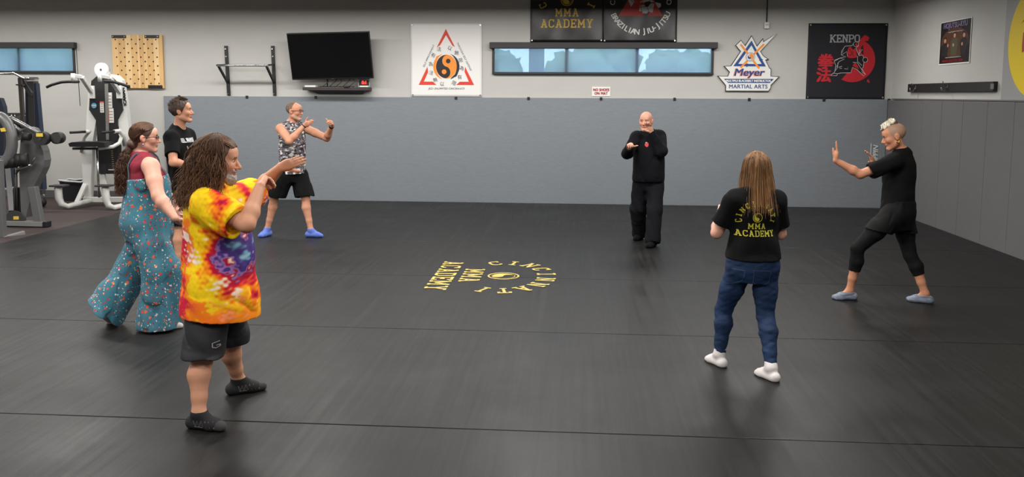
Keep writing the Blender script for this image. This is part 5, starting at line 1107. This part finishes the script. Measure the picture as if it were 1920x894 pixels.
for sd in 'RL':
    s_ = sock(f, sd, .005, sb, .018, .006); A = f.J['a'+sd]; td = f.__dict__['td'+sd]; o_ = A-A3([0, 0, .045])+td*.045
    zz = [(-.055+.012*k, (-.016 if k % 2 else .018)) for k in range(12)]; project(f, s_, 'ribbed_band', join(stroke(zz, .0045), stroke([(-.05, -.018), (.08, -.02)], .004)), o_, td*(1 if sd == 'R' else 1), (0, 0, 1), st, lift=.002)
    tp = f.P['foot'+sd][3:]; f.cloth('sock_toe', .005, [(q, .0075) for q in tp], mat('dark_grey_sock', (52, 49, 52), .9), cuts=[((0, 0, .001), (0, 0, -1)), (A+td*.115, -td)])
hm = hair_mat('brown_wavy_hair', (66, 44, 32), (122, 86, 58), .4)
cap = haircap(f, .006, hm, (.082, .104, .090), cuts=[((0, .07, .07), (0, .86, -.5)), ((0, 0, -.10), (0, 0, -1))], extra=[(cone(f.h(0, -.07, .02), f.h(0, -.095, -.17), .085, .075, .03), 0), (cone(f.h(.05, -.03, -.02), f.h(.075, -.02, -.20), .04, .03, .03), 0), (cone(f.h(-.05, -.03, -.02), f.h(-.075, -.02, -.17), .04, .03, .03), 0)])
strands('hair_locks', fall(f, 1500, 5, (66, 180), -.27, .5, .016, 17, 26, (.088, .11, .097), .03, .014), .0027, hm, cap, f.base)
strands('hair_front_locks', fall(f, 200, 6, (60, 82), -.24, .12, .010, 12, 24, (.087, .108, .096), .05, .006, (25, 60)), .0026, hm, cap, f.base)
strands('hair_top_locks', sweep(f, 700, 16), .0028, hm, cap, f.base)
bm_ = mat('grey_beard', (168, 158, 150), .8, bump=.5, bscale=200, vary=.25, vscale=60)
f.cloth('beard', .005, [(ell(f.h(0, .068, -.092), (.034*1.1, .032, .036), f.hf), 0), (cone(f.h(.05, .01, -.05), f.h(.02, .066, -.088), .017, .024, .02), 0), (cone(f.h(-.05, .01, -.05), f.h(-.02, .066, -.088), .017, .024, .02), 0), (cone(f.h(-.024, .086, -.044), f.h(.024, .086, -.044), .0062, .0062, .01), 0)], bm_, fold=FR(9, .004, 160))
# ---- B: man in camouflage tank --------------------------------------------------------------
f = Fig(POSE['B'], build=1.05, arm=1.12, leg=1.06, hs=1.06, look=(1, -.1, 0), nod=2,
        torso=[(-.18, .13, .11, 0), (0, .17, .125, 0), (.25, .165, .125, .015), (.5, .168, .125, .015), (.72, .178, .122, .01), (.88, .155, .1, 0), (1.0, .078, .07, 0), (1.06, .058, .058, 0)],
        handR=dict(n=(-.2, 1, 0), curl=(38, 42, 25), thumb=(45, 12)), handL=dict(n=(-.4, -1, .2), curl=(45, 55, 30), thumb=(65, 0)))
o = f.make_body('person', 'man with glasses in camouflage sleeveless shirt holding both fists up', .0065, skin_color((198, 142, 114), (120, 96, 80), beard=((176, 160, 148), .45)), M_skin)
eyes(f)
def camo():
    m = bpy.data.materials.new('camouflage_cloth'); m.use_nodes = True; nt = m.node_tree; b = nt.nodes['Principled BSDF']; b.inputs['Roughness'].default_value = .85
    tc = nt.nodes.new('ShaderNodeTexCoord'); mp = nt.nodes.new('ShaderNodeMapping'); mp.inputs['Scale'].default_value = (1, 1, 2.3); nt.links.new(tc.outputs['Object'], mp.inputs[0])
    prev = None
    for sc, th, c, off in ((14, .5, (92, 88, 96), 0), (15, .53, (48, 44, 56), 3.1), (16, .575, (214, 208, 200), 7.7)):
        m2 = nt.nodes.new('ShaderNodeMapping'); m2.inputs['Location'].default_value = (off, off*.7, off); nt.links.new(mp.outputs[0], m2.inputs[0])
        n = nt.nodes.new('ShaderNodeTexNoise'); n.inputs['Scale'].default_value = sc; n.inputs['Detail'].default_value = 2; nt.links.new(m2.outputs[0], n.inputs['Vector'])
        g = nt.nodes.new('ShaderNodeMath'); g.operation = 'GREATER_THAN'; g.inputs[1].default_value = th; nt.links.new(n.outputs[0], g.inputs[0])
        mx = nt.nodes.new('ShaderNodeMix'); mx.data_type = 'RGBA'; nt.links.new(g.outputs[0], mx.inputs[0]); mx.inputs[6].default_value = (*srgb((128, 122, 126)), 1); mx.inputs[7].default_value = (*srgb(c), 1)
        if prev: nt.links.new(prev, mx.inputs[6])
        prev = mx.outputs[2]
    nt.links.new(prev, b.inputs['Base Color']); return m
secB = [(-.3, .178, .14, .01), (0, .182, .142, .01), (.3, .18, .142, .015), (.55, .18, .142, .015), (.75, .182, .13, .01), (.9, .155, .105, 0), (.97, .092, .082, 0), (1.0, .07, .066, 0)]
zB = on_y(545, 325, f.J['pel'][1]).z
tee(f, 'tank_top', .007, secB, camo(), (0, 0, zB), fold=FR(12, .006, 18), neck_r=.07, sl=False, arm=(.075, .055, .06))
M_blk = mat('black_cotton', (14, 14, 15), .9, spec=.15, bump=.06, bscale=350)
legs_cloth(f, 'shorts', .007, [(-.25, .13, .12, 0), (0, .178, .14, 0), (.15, .175, .14, .01)], M_blk, (.125, .125), .92, f.J['pel']+[0, 0, .08], FR(15, .006, 22))
for sd in 'RL': sock(f, sd, .006, mat('blue_sock_knit', (92, 116, 196), .9, bump=.2, bscale=300, vary=.15, vscale=40), .03, .006)
hmB = hair_mat('short_grey_brown_hair', (92, 72, 58), (140, 120, 104), .6)
haircap(f, .0065, hmB, (.0765, .099, .084), cuts=[((0, .01, .09), (0, .75, -.2)), ((0, -.03, -.05), (0, .3, -1)), ((0, .03, .0), (0, 1, -.35))], fold=None)
def glasses(f, m, lens=None, r=.02, lh=.016, tr=.0026):
    B = Vector(f.base); H = lambda x, y, z: Vector(f.h(x, y, z))-B; g = MB()
    for sg in (1, -1):
        pts = [H(sg*.033+.024*math.cos(a), .102, (.008+lh*np.sign(math.sin(a))*abs(math.sin(a))**.6)) for a in np.linspace(0, 2*PI, 17)]; g.tube(pts, tr*f.hs, 6, False)
        g.tube([H(sg*.057, .102, .014), H(sg*.074, .06, .014), H(sg*.082, -.01, .012), H(sg*.082, -.03, -.01)], .003*f.hs, 6)
    g.tube([H(-.01, .104, .01), H(.01, .104, .01)], .0025*f.hs, 6); o = g.build('glasses', m, f.o)
    for sg in (1, -1):
        b = MB(); ring = [H(sg*.033+.023*math.cos(a), .102, .008+(lh-.001)*np.sign(math.sin(a))*abs(math.sin(a))**.6) for a in np.linspace(0, 2*PI, 17)[:-1]]; b.prism(ring, Vector(f.hf[1])*.001); b.build('lens', lens, o)
M_lens = mat('clear_lens', (235, 235, 235), .05); M_lens.node_tree.nodes['Principled BSDF'].inputs['Transmission Weight'].default_value = .95; M_lens.node_tree.nodes['Principled BSDF'].inputs['IOR'].default_value = 1.05
glasses(f, M_plastic, M_lens, lh=.011, tr=.0018)
def band(f, sd, t, r, w, m, name):
    E, Wr = f.J['e'+sd], f.J['w'+sd]; c = E+(Wr-E)*t; d = nrm(Wr-E)
    pr = capped(capped(cone(c-d*.03, c+d*.03, r, r), c+d*w, d), c-d*w, -d); f.cloth(name, .004, [(pr, 0, .004)], m)
band(f, 'R', .96, .034, .007, M_plastic, 'wristband'); band(f, 'L', .95, .035, .014, M_plastic, 'watch')
# ---- C: bald man in black sweatshirt ---------------------------------------------------------
f = Fig(POSE['C'], build=1.12, arm=1.1, leg=1.08, hs=1.08, look=(-.35, -1, 0), nod=3,
        torso=[(-.18, .14, .12, 0), (0, .175, .135, 0), (.25, .175, .145, .02), (.5, .175, .14, .02), (.72, .178, .13, .01), (.88, .158, .105, 0), (1.0, .085, .078, 0), (1.06, .065, .065, 0)],
        handR=dict(n=(.2, -1, -.3), curl=(35, 40, 25), thumb=(60, 5)), handL=dict(n=(-.3, -1, .1), curl=(10, 18, 12), thumb=(45, 10), fan=6))
o = f.make_body('person', 'bald man in black sweatshirt and trousers raising open hands before his face', .0065, skin_color((206, 152, 128), (150, 110, 92), ruddy=.5), M_skin)
eyes(f)
M_sw = mat('black_sweatshirt', (15, 16, 20), .9, spec=.15, bump=.06, bscale=350)
zC = on_y(1216, 341, f.J['pel'][1]-.1).z
sh = tee(f, 'sweatshirt', .007, [(-.16, .175, .14, .01), (-.06, .20, .165, .015), (.2, .205, .175, .02), (.5, .198, .165, .02), (.75, .192, .145, .01), (.9, .165, .115, 0), (.97, .092, .082, 0), (1.0, .07, .066, 0)], M_sw, (0, 0, zC), rs=(.074, .068, .042), sl='long', fold=FR(22, .009, 16), neck_r=.066)
eb = Vector(on_y(1213, 271, 10.98)); project(f, sh, 'chest_emblem', poly([(-.022, .0), (-.012, .012), (.0, .022), (.012, .035), (.026, .014), (.02, -.02), (0, -.034), (-.018, -.018)]), eb, f.rs*-1, (0, 0, 1), mat('emblem_red', (190, 40, 50), .6), st0=.06); project(f, sh, 'chest_emblem_head', poly([(-.014, .018), (-.004, .034), (.009, .03), (.0, .012)]), eb, f.rs*-1, (0, 0, 1), mat('emblem_grey', (150, 148, 144), .6), lift=.005, st0=.06)
legs_cloth(f, 'trousers', .007, [(-.25, .13, .12, 0), (0, .168, .132, 0), (.15, .165, .13, .01)], mat('black_trousers', (17, 18, 23), .85, spec=.15, bump=.06, bscale=300), (.108, .092, .096), 1.1, f.J['pel']+[0, 0, .08], FR(25, .009, 24), cuts=[((0, 0, .025), (0, 0, -1))], axis='leg')
for sd in 'RL': sock(f, sd, .006, M_blk, .03, .008, 'shoe')
# ---- D: man in black T-shirt ------------------------------------------------------------------
f = Fig(POSE['D'], build=1.0, arm=1.02, leg=1.0, hs=1.05, look=(.93, .3, 0), nod=-3,
        torso=[(-.18, .12, .10, 0), (0, .165, .115, 0), (.25, .15, .11, .01), (.5, .16, .118, .015), (.72, .17, .118, .01), (.88, .15, .095, 0), (1.0, .072, .066, 0), (1.06, .055, .055, 0)],
        handR=dict(n=(-.6, .5, -.5), curl=(25, 30, 20)), handL=dict(n=(-1, -.3, -.2), curl=(20, 25, 20)))
o = f.make_body('person', 'dark haired man in black T-shirt standing behind the woman in overalls', .0065, skin_color((196, 142, 114), (60, 44, 36)), M_skin)
eyes(f)
sh = tee(f, 'shirt', .007, [(-.3, .178, .135, .01), (0, .178, .135, .01), (.3, .172, .13, .015), (.55, .175, .135, .015), (.75, .178, .128, .01), (.9, .152, .1, 0), (.97, .092, .082, 0), (1.0, .07, .066, 0)], M_blk, (0, 0, f.J['pel'][2]-.14), .68, (.07, .076), FR(42, .006, 18), .064)
dq = Vector(f.J['neck'])+Vector(f.fs)*.15+Vector((0, 0, -.11)); un_ = Vector(f.rs)*-1
wtp = mat('shirt_white_print', (205, 205, 208), .7); project(f, sh, 'chest_lettering', move(text_mesh('VEL PHIM DIVIN', .045, bold=.06, xs=.62), -.02, .0), dq, un_, (0, 0, 1), wtp)
project(f, sh, 'chest_picture', join(stroke([(-.1, -.06), (-.09, -.2)], .012), stroke([(.0, -.07), (.03, -.16)], .01), stroke([(-.03, -.07), (.0, -.16)], .01)), dq, un_, (0, 0, 1), mat('shirt_pink_print', (170, 130, 130), .7))
legs_cloth(f, 'shorts', .0075, [(-.25, .12, .11, 0), (0, .172, .13, 0), (.15, .17, .13, .01)], M_blk, (.115, .115), .9, f.J['pel']+[0, 0, .08], FR(45, .006, 22))
for sd in 'RL':
    sock(f, sd, .0065, M_blk, .02, .009, 'shoe'); A = f.J['a'+sd]
    f.cloth('shoe_sole', .0065, [(q, .013) for q in f.P['foot'+sd][1:]], mat('orange_rubber', (228, 150, 40), .6), cuts=[((0, 0, .022), (0, 0, 1)), ((0, 0, .001), (0, 0, -1))])
hmD = hair_mat('short_dark_hair', (46, 34, 28), (86, 64, 50), .5)
cap = haircap(f, .0065, hmD, (.083, .106, .094), cuts=[((0, .078, .07), (0, .8, -.42)), ((0, -.06, -.075), (0, .25, -1)), ((0, .018, .0), (0, 1, -.55))], fold=FR(3, .003, 110))
rsD = np.random.RandomState(4); pth = []
for i in range(1100):
    ph = rsD.uniform(0, 6.28); th = rsD.uniform(0, 1.35 if math.cos(ph) < .1 else .75); n_ = A3([math.sin(th)*math.sin(ph), math.sin(th)*math.cos(ph), math.cos(th)]); p0 = A3([0, -.014, .04])+n_*A3([.083, .106, .094]); d_ = n_*.5+A3([0, -.3 if math.cos(ph) < 0 else .6, .25])+rsD.normal(size=3)*.35
    pth.append(f.hc+(A3([p0, p0+d_*.009, p0+d_*.017])*f.hs) @ f.hf)
strands('hair_tufts', pth, .0022, hmD, cap, f.base)
# ---- E: woman in floral overalls --------------------------------------------------------------
f = Fig(POSE['E'], build=.95, arm=1.22, leg=1.18, hs=1.02, look=(.9, .42, 0), nod=2, female=True,
        torso=[(-.2, .16, .15, 0), (0, .205, .17, -.01), (.25, .185, .165, .02), (.5, .18, .16, .035), (.72, .175, .145, .035), (.88, .15, .105, .0), (1.0, .07, .066, 0), (1.06, .052, .052, 0)],
        handR=dict(n=(.2, 1, 0), curl=(25, 30, 20)), handL=dict(n=(.2, -1, 0), curl=(25, 30, 20)))
o = f.make_body('person', 'woman with long brown ponytail in teal floral overalls and dark red top', .0055, skin_color((202, 150, 130), (90, 64, 50), ruddy=.5), M_skin)
eyes(f)
def floral():
    m = bpy.data.materials.new('teal_floral_cloth'); m.use_nodes = True; nt = m.node_tree; b = nt.nodes['Principled BSDF']; b.inputs['Roughness'].default_value = .85; L = nt.links.new
    tc = nt.nodes.new('ShaderNodeTexCoord'); prev = None; base = (*srgb((54, 112, 130)), 1)
    nz = nt.nodes.new('ShaderNodeTexNoise'); nz.inputs['Scale'].default_value = 55; nz.inputs['Detail'].default_value = 2; L(tc.outputs['Object'], nz.inputs['Vector'])
    ad = nt.nodes.new('ShaderNodeMix'); ad.data_type = 'VECTOR'; ad.inputs[0].default_value = .022; L(tc.outputs['Object'], ad.inputs[4]); L(nz.outputs['Color'], ad.inputs[5])
    for sc, th, cs, off in ((19, .25, [(214, 86, 44), (196, 62, 48), (54, 112, 130), (216, 112, 60), (54, 112, 130)], 0), (34, .27, [(214, 206, 208), (170, 42, 52), (54, 112, 130), (120, 50, 70), (54, 112, 130)], 2.3), (48, .24, [(180, 50, 50), (212, 180, 120), (54, 112, 130), (40, 70, 92), (220, 214, 214)], 5.1)):
        mp = nt.nodes.new('ShaderNodeMapping'); mp.inputs['Location'].default_value = (off, off*1.3, off*.7); L(ad.outputs[1], mp.inputs[0])
        v = nt.nodes.new('ShaderNodeTexVoronoi'); v.inputs['Scale'].default_value = sc; L(mp.outputs[0], v.inputs['Vector'])
        lt = nt.nodes.new('ShaderNodeMath'); lt.operation = 'LESS_THAN'; lt.inputs[1].default_value = th; L(v.outputs['Distance'], lt.inputs[0])
        sx = nt.nodes.new('ShaderNodeSeparateColor'); L(v.outputs['Color'], sx.inputs[0]); cr = nt.nodes.new('ShaderNodeValToRGB'); cr.color_ramp.interpolation = 'CONSTANT'
        while len(cr.color_ramp.elements) < len(cs): cr.color_ramp.elements.new(.5)
        for i, c in enumerate(cs): cr.color_ramp.elements[i].position = i/len(cs); cr.color_ramp.elements[i].color = (*srgb(c), 1)
        L(sx.outputs[0], cr.inputs[0]); mx = nt.nodes.new('ShaderNodeMix'); mx.data_type = 'RGBA'; L(lt.outputs[0], mx.inputs[0]); L(cr.outputs[0], mx.inputs[7])
        teal = nt.nodes.new('ShaderNodeMath'); 
        if prev: L(prev, mx.inputs[6])
        else: mx.inputs[6].default_value = base
        prev = mx.outputs[2]
    L(prev, b.inputs['Base Color']); return m
M_fl = floral(); J = f.J
tk = tee(f, 'tank_top', .006, [(-.1, .2, .175, 0), (.25, .19, .17, .02), (.5, .185, .165, .035), (.72, .18, .15, .035), (.88, .152, .11, 0), (.97, .092, .082, 0), (1.0, .07, .066, 0)], mat('dark_red_cotton', (122, 14, 40), .8), (0, 0, .9), fold=FR(51, .003, 24), neck_r=.088, sl=False, arm=(.1, .066, .1), nz=.0)
pr = [(loft(J['pel'], J['neck'], f.rp, f.rs, [(-.22, .19, .17, 0), (0, .222, .195, -.012), (.25, .205, .185, .015), (.5, .196, .176, .035), (.72, .188, .16, .035)]), 0)]
HR, KR, AR = J['hR'], J['kR'], J['aR']; HL, KL, AL = J['hL'], J['kL'], J['aL']
pr += [(cone(HR+[0, 0, -.02], KR, .135, .135), 0, .05), (cone(KR, AR+A3([-.02, 0, -.04]), .135, .165), 0, .04), (cone(HL+[0, 0, -.02], KL, .13, .125), 0, .05), (capped(cone(KL, AL+(AL-KL)*.12, .125, .17), AL+(AL-KL)*.02, nrm(AL-KL+A3([-.15, 0, -.1]))), 0, .04)]
topb = J['pel']+(J['neck']-J['pel'])*.66
armcut = [(cone(J['s'+sd]+f.rs*sg*.03, J['s'+sd]+f.rs*sg*.075+A3([0, 0, -.13]), .07, .075), 0) for sd, sg in (('R', 1), ('L', -1))]
ov = f.cloth('overalls', .006, pr, M_fl, cuts=[(topb, nrm(A3([0, 0, 1])-.10*f.fs)), ((0, 0, .022), (0, 0, -1))], fold=folds(53, .009, 21, 7, (1, 1, .2)), subs=armcut)
B = Vector(f.base)
bvE = BVHTree.FromPolygons([q.co for q in tk.data.vertices], [tuple(q.vertices) for q in tk.data.polygons]); bvB = BVHTree.FromPolygons([q.co for q in f.o.data.vertices], [tuple(q.vertices) for q in f.o.data.polygons])
for sg in (1, -1):
    C0 = Vector(J['neck'])+Vector(f.rs)*sg*.105+Vector((0, 0, -.17))-B; pth = []
    for a in np.linspace(203, -14, 28):
        a = math.radians(a); dr = Vector(f.fs)*math.cos(a)+Vector((0, 0, math.sin(a)*1.0)); dr.normalize(); best = 0
        for bv in (bvE, bvB):
            h_ = bv.ray_cast(C0+dr*.6, -dr, .6)
            if h_[0] is not None and h_[0].z < J['neck'][2]+.02: best = max(best, (h_[0]-C0).dot(dr))
        pth.append(C0+dr*(best+.004))
    b = MB(); rt_ = Vector(f.rs)*.016; vs = []
    for i_, q in enumerate(pth):
        nn = (q-C0).normalized()*.006; vs.append([b.bm.verts.new(q+w) for w in (-rt_-nn, rt_-nn, rt_+nn, -rt_+nn)])
    for u_, v_ in zip(vs, vs[1:]):
        for k_ in range(4): b.bm.faces.new((u_[k_], u_[(k_+1) % 4], v_[(k_+1) % 4], v_[k_]))
    b.build('strap', mat('strap_grey_teal', (74, 92, 104), .8), f.o)
ws = mat('white_sock', (214, 208, 206), .9, bump=.15, bscale=300)
for sd in 'RL': sock(f, sd, .006, ws, .05, .006)
hmE = hair_mat('brown_ponytail_hair', (58, 38, 30), (104, 72, 52), .4)
cap = haircap(f, .0055, hmE, (.081, .106, .089), cuts=[((0, .062, .07), (0, .82, -.5)), ((0, -.04, -.075), (0, .2, -1))], extra=[(ell(f.h(0, -.095, -.05), (.05, .045, .045), f.hf), 0)])
rsE = np.random.RandomState(7); pth = []
for i in range(760):
    a0 = rsE.uniform(0, 6.28); rr = .026*math.sqrt(rsE.rand()); L_ = rsE.uniform(.30, .43); n_ = 26; u = np.linspace(0, 1, n_); am = rsE.uniform(.006, .014); w0, w1 = rsE.uniform(0, 6.28, 2); wid = .07*np.sin(np.minimum(u*2.2, 1.57))
    P = np.stack([math.cos(a0)*(rr+wid*rr/.026)*.85+am*np.sin(u*26+w0)*np.minimum(1, u*4), -.115-.055*np.sin(u*2.0)+math.sin(a0)*(rr+wid*rr/.026)*.62+am*np.cos(u*24+w1)*np.minimum(1, u*4), -.055-L_*u], 1); pth.append(f.hc+P @ f.hf)
strands('ponytail', pth, .0027, hmE, cap, f.base)
pth = []
for i in range(800):
    ph = rsE.uniform(-1, 1)*1.5; t = np.linspace(0, 1, 12); p0 = A3([math.sin(ph)*.082*.9, .05*math.cos(ph)+.01, .115-.05*abs(math.sin(ph))]); p1 = A3([rsE.normal()*.02, -.112, -.05+rsE.normal()*.012]); s_ = 1 if ph > 0 else -1
    mid = A3([s_*.09*(.25+.75*abs(math.sin(ph))), -.04, .07*(1.3-abs(math.sin(ph)))+.01]); P = np.outer((1-t)**2, p0)+np.outer(2*t*(1-t), mid*1.25)+np.outer(t**2, p1)
    q = P-A3([0, -.014, .04]); rr = np.sqrt(((q/A3([.086, .111, .095]))**2).sum(1)); P = np.where((rr < 1)[:, None], A3([0, -.014, .04])+q/rr[:, None], P); P = A3([0, -.014, .04])+(P-A3([0, -.014, .04]))/np.maximum(1, np.sqrt((((P-A3([0, -.014, .04]))/A3([.09, .115, .10]))**2).sum(1)))[:, None]; pth.append(f.hc+P*f.hs @ f.hf)
strands('hair_strands', pth, .0024, hmE, cap, f.base)
glasses(f, mat('brown_frame', (52, 42, 36), .4), mat('dark_lens', (44, 46, 52), .1), lh=.013, tr=.0022)
MB().ball(Vector(f.h(.082, -.008, -.045))-B, .006).build('earring', M_chrome, f.o)
# ---- F: woman with long straight hair, seen from behind -----------------------------------------
f = Fig(POSE['F'], build=.92, arm=.98, leg=1.0, hs=1.0, look=(.05, 1, 0), nod=3, female=True, footy=.88,
        torso=[(-.2, .14, .12, 0), (0, .178, .135, -.01), (.25, .15, .115, .0), (.5, .148, .115, .01), (.72, .155, .118, .01), (.88, .14, .092, 0), (1.0, .064, .06, 0), (1.06, .048, .048, 0)],
        handR=dict(n=(-1, .1, 0), curl=(60, 60, 30), thumb=(40, 30)), handL=dict(n=(1, .1, 0), curl=(60, 60, 30), thumb=(40, 30)))
o = f.make_body('person', 'woman with long straight hair seen from behind in black T-shirt and jeans', .0055, skin_color((214, 164, 142), ruddy=.4), M_skin)
secF = [(-.12, .2, .168, -.008), (0, .196, .162, -.006), (.25, .178, .142, .0), (.5, .165, .13, .01), (.72, .165, .13, .01), (.88, .145, .1, 0), (.97, .092, .082, 0), (1.0, .07, .066, 0)]
zF = on_y(1411, 490, f.J['pel'][1]-.14).z
sh = tee(f, 'shirt', .006, secF, M_blk, (0, 0, zF), .72, (.066, .07), FR(62, .006, 18), .06)
M_sy = mat('shirt_yellow_print', (196, 186, 52), .7); lo = on_y(1423, 409, 5.85); uF = Vector(f.rs)
k = .00072; EK = dict()
ctrF = lo
def put_shirt(vf, nme): project(f, sh, nme, vf, ctrF, uF, (0, 0, 1), M_sy)
for vf in slab_arc('CINCINNATI', 50*k, 135*k, 194, -14, .95, .8, True): put_shirt(vf, 'letter')
for vf in slab_word('MMA', 54*k, 1.0, 1.05, .9, True): put_shirt(move(vf, 0, -110*k), 'letter')
for vf in slab_word('ACADEMY', 58*k, .8, .98, .9, True): put_shirt(move(vf, 0, -182*k), 'letter')
put_shirt(join(ringp((0, 0), 40*k, 46*k, n=24), yin((0, 0), 34*k, 0, 10)), 'emblem')
def denim():
    m = mat('dark_blue_denim', (20, 42, 74), .75, spec=.3, bump=.12, bscale=500, vary=.22, vscale=14, stretch=(1, 1, .5)); return m
M_den = denim()
jn = tights(f, 'jeans', .006, [(-.25, .13, .125, -.01), (-.1, .172, .142, -.012), (0, .182, .142, -.01), (.28, .158, .126, -.004)], M_den, (.006, .006),   .93, f.J['pel']+[0, 0, .13], folds(65, .0018, 55, 7, (.35, .35, 1.5)))
M_st = mat('denim_stitch', (48, 74, 108), .8)
for x0 in (-.09, .085):
    pc_ = on_y(1411, 520, 5.8)
    cs_ = [(x0-.062, .04), (x0+.062, .035), (x0+.058, -.05), (x0, -.08), (x0-.056, -.05)]; pts_ = [(a[0]+(b[0]-a[0])*u/6, a[1]+(b[1]-a[1])*u/6) for a, b in zip(cs_, cs_[1:]+cs_[:1]) for u in range(6)]
    vf = stroke(pts_, .004, True)
    project(f, jn, 'pocket_seam', vf, pc_, uF, (0, 0, 1), M_st, lift=.005)
for sd in 'RL': sock(f, sd, .0055, ws, .045, .007)
hmF = hair_mat('long_light_brown_hair', (82, 56, 36), (158, 114, 68), .32)
cap = haircap(f, .006, hmF, (.081, .102, .090), cuts=[((0, .07, .07), (0, .85, -.5)), ((0, 0, -.09), (0, 0, -1))], extra=[(cone(f.h(0, -.05, .0), f.h(0, -.085, -.17), .078, .07, .03), 0)])
strands('hair_locks', fall(f, 1300, 9, (60, 180), -.29, .02, .002, 4, 24, (.086, .107, .097), .045, .004), .0024, hmF, cap, f.base)
strands('hair_ends', fall(f, 160, 10, (70, 180), -.33, .3, .003, 4, 26, (.086, .107, .097), .075, .012), .002, hmF, cap, f.base)
strands('hair_top_locks', sweep(f, 420, 17), .0024, hmF, cap, f.base)
# ---- G: woman with white mohawk ----------------------------------------------------------------
f = Fig(POSE['G'], build=.95, arm=.95, leg=.98, hs=1.02, look=(-.96, .2, 0), nod=17, female=True, footy=.92,
        torso=[(-.2, .13, .115, 0), (0, .168, .13, -.005), (.25, .145, .115, .0), (.5, .15, .125, .015), (.72, .158, .125, .012), (.88, .145, .098, 0), (1.0, .068, .064, 0), (1.06, .05, .05, 0)],
        handR=dict(n=(-1, .2, -.3), curl=(4, 8, 6), thumb=(40, 5), fan=3), handL=dict(n=(-1, .1, .1), curl=(2, 5, 4), thumb=(6, 3), fan=0, thn=.25))
sc_fn = lambda x, y, z: ramp(z, -.045, -.02)*ramp(.052+.0*z-y, 0, .02)*ramp(z+.9*(.03-y), .0, .03)*(1-ramp(x, .072, .078)*ramp(.04-np.abs(z), 0, .006)*ramp(y, -.042, -.036)*ramp(.012-y, 0, .006))
o = f.make_body('person', 'woman with white mohawk in black stepping forward with palms pushed out', .006, skin_color((190, 132, 102), (96, 70, 54), scalp=((146, 120, 100), sc_fn)), M_skin)
eyes(f)
sh = tee(f, 'shirt', .0065, [(-.12, .172, .145, .0), (0, .178, .15, .0), (.25, .172, .142, .005), (.5, .17, .14, .012), (.72, .17, .138, .012), (.88, .15, .106, 0), (.97, .092, .082, 0), (1.0, .07, .066, 0)], M_blk, (0, 0, f.J['pel'][2]+.01), .72, (.068, .074), FR(72, .006, 17), .062)
eb = on_y(1644, 310, 7.7); project(f, sh, 'sleeve_emblem', disc((0, 0), .018, 14), eb, (1, 0, 0), (0, 0, 1), mat('emblem_pale', (190, 186, 206), .6)); project(f, sh, 'sleeve_emblem_mark', disc((.002, 0), .009, 10), eb, (1, 0, 0), (0, 0, 1), mat('emblem_violet', (110, 60, 140), .6), lift=.005)
tights(f, 'leggings', .0065, [(-.25, .12, .11, 0), (0, .17, .135, -.005), (.1, .165, .13, 0)], mat('black_leggings', (11, 11, 12), .8, spec=.2), (.007, .007), .5, f.J['pel']+[0, 0, .04], FR(74, .0015, 30))
legs_cloth(f, 'shorts', .007, [(-.3, .13, .125, 0), (0, .182, .15, -.005), (.2, .175, .14, 0)], mat('black_sport_shorts', (12, 12, 13), .75, spec=.2), (.108, .108), .46, f.J['pel']+[0, 0, .12], FR(75, .005, 24))
M_gs = mat('speckled_grey_sock', (112, 120, 136), .9, bump=.2, bscale=200, vary=.5, vscale=30, stretch=(.4, 1, 4))
for sd in 'RL': sock(f, sd, .006, M_gs, -.012, .007)
HAIRC['bleached_white_hair'] = (A3(srgb((205, 198, 178))), A3(srgb((240, 236, 222)))); hmG = mat('bleached_white_hair', (232, 226, 206), .5, bump=.3, bscale=150)
mk = f.cloth('mohawk', .0055, [(cone(f.h(0, .055, .108), f.h(0, -.018, .136), .024, .027, .02), 0), (cone(f.h(0, .07, .094), f.h(0, .055, .11), .018, .022, .02), 0)], hmG, fold=FR(80, .004, 140))
rsG = np.random.RandomState(3); pth = []
for i in range(700):
    t = rsG.rand(); p0 = A3([rsG.normal()*.012, .075-.095*t, .095+.04*t]); d_ = A3([rsG.normal()*.25, .18-.1*t+rsG.normal()*.15, 1.0]); l_ = rsG.uniform(.025, .042); pth.append(f.hc+A3([p0, p0+d_*l_*.6, p0+d_*l_+A3([0, .004, 0])])*f.hs @ f.hf)
strands('mohawk_spikes', pth, .0028, hmG, mk, f.base)
f.cloth('dark_hair_band', .0055, [(cone(f.h(0, .064, .084), f.h(0, -.03, .118), .029, .03, .02), 0)], hair_mat('dark_roots', (70, 54, 42), (104, 84, 66), .6))
gd = mat('gold', (212, 170, 90), .25, metal=1); B = Vector(f.base)
for sg in (1, -1):
    for k_, (dy, dz) in enumerate(((-.006, -.042), (.006, -.036), (-.016, -.03))):
        c_ = Vector(f.h(sg*.083, -.008+dy, dz))-B; MB().tube([c_+Vector((0, .010*math.cos(a), -.010+.010*math.sin(a))) for a in np.linspace(0, 2*PI, 11)], .003, 5, False).build('earring', gd, f.o)
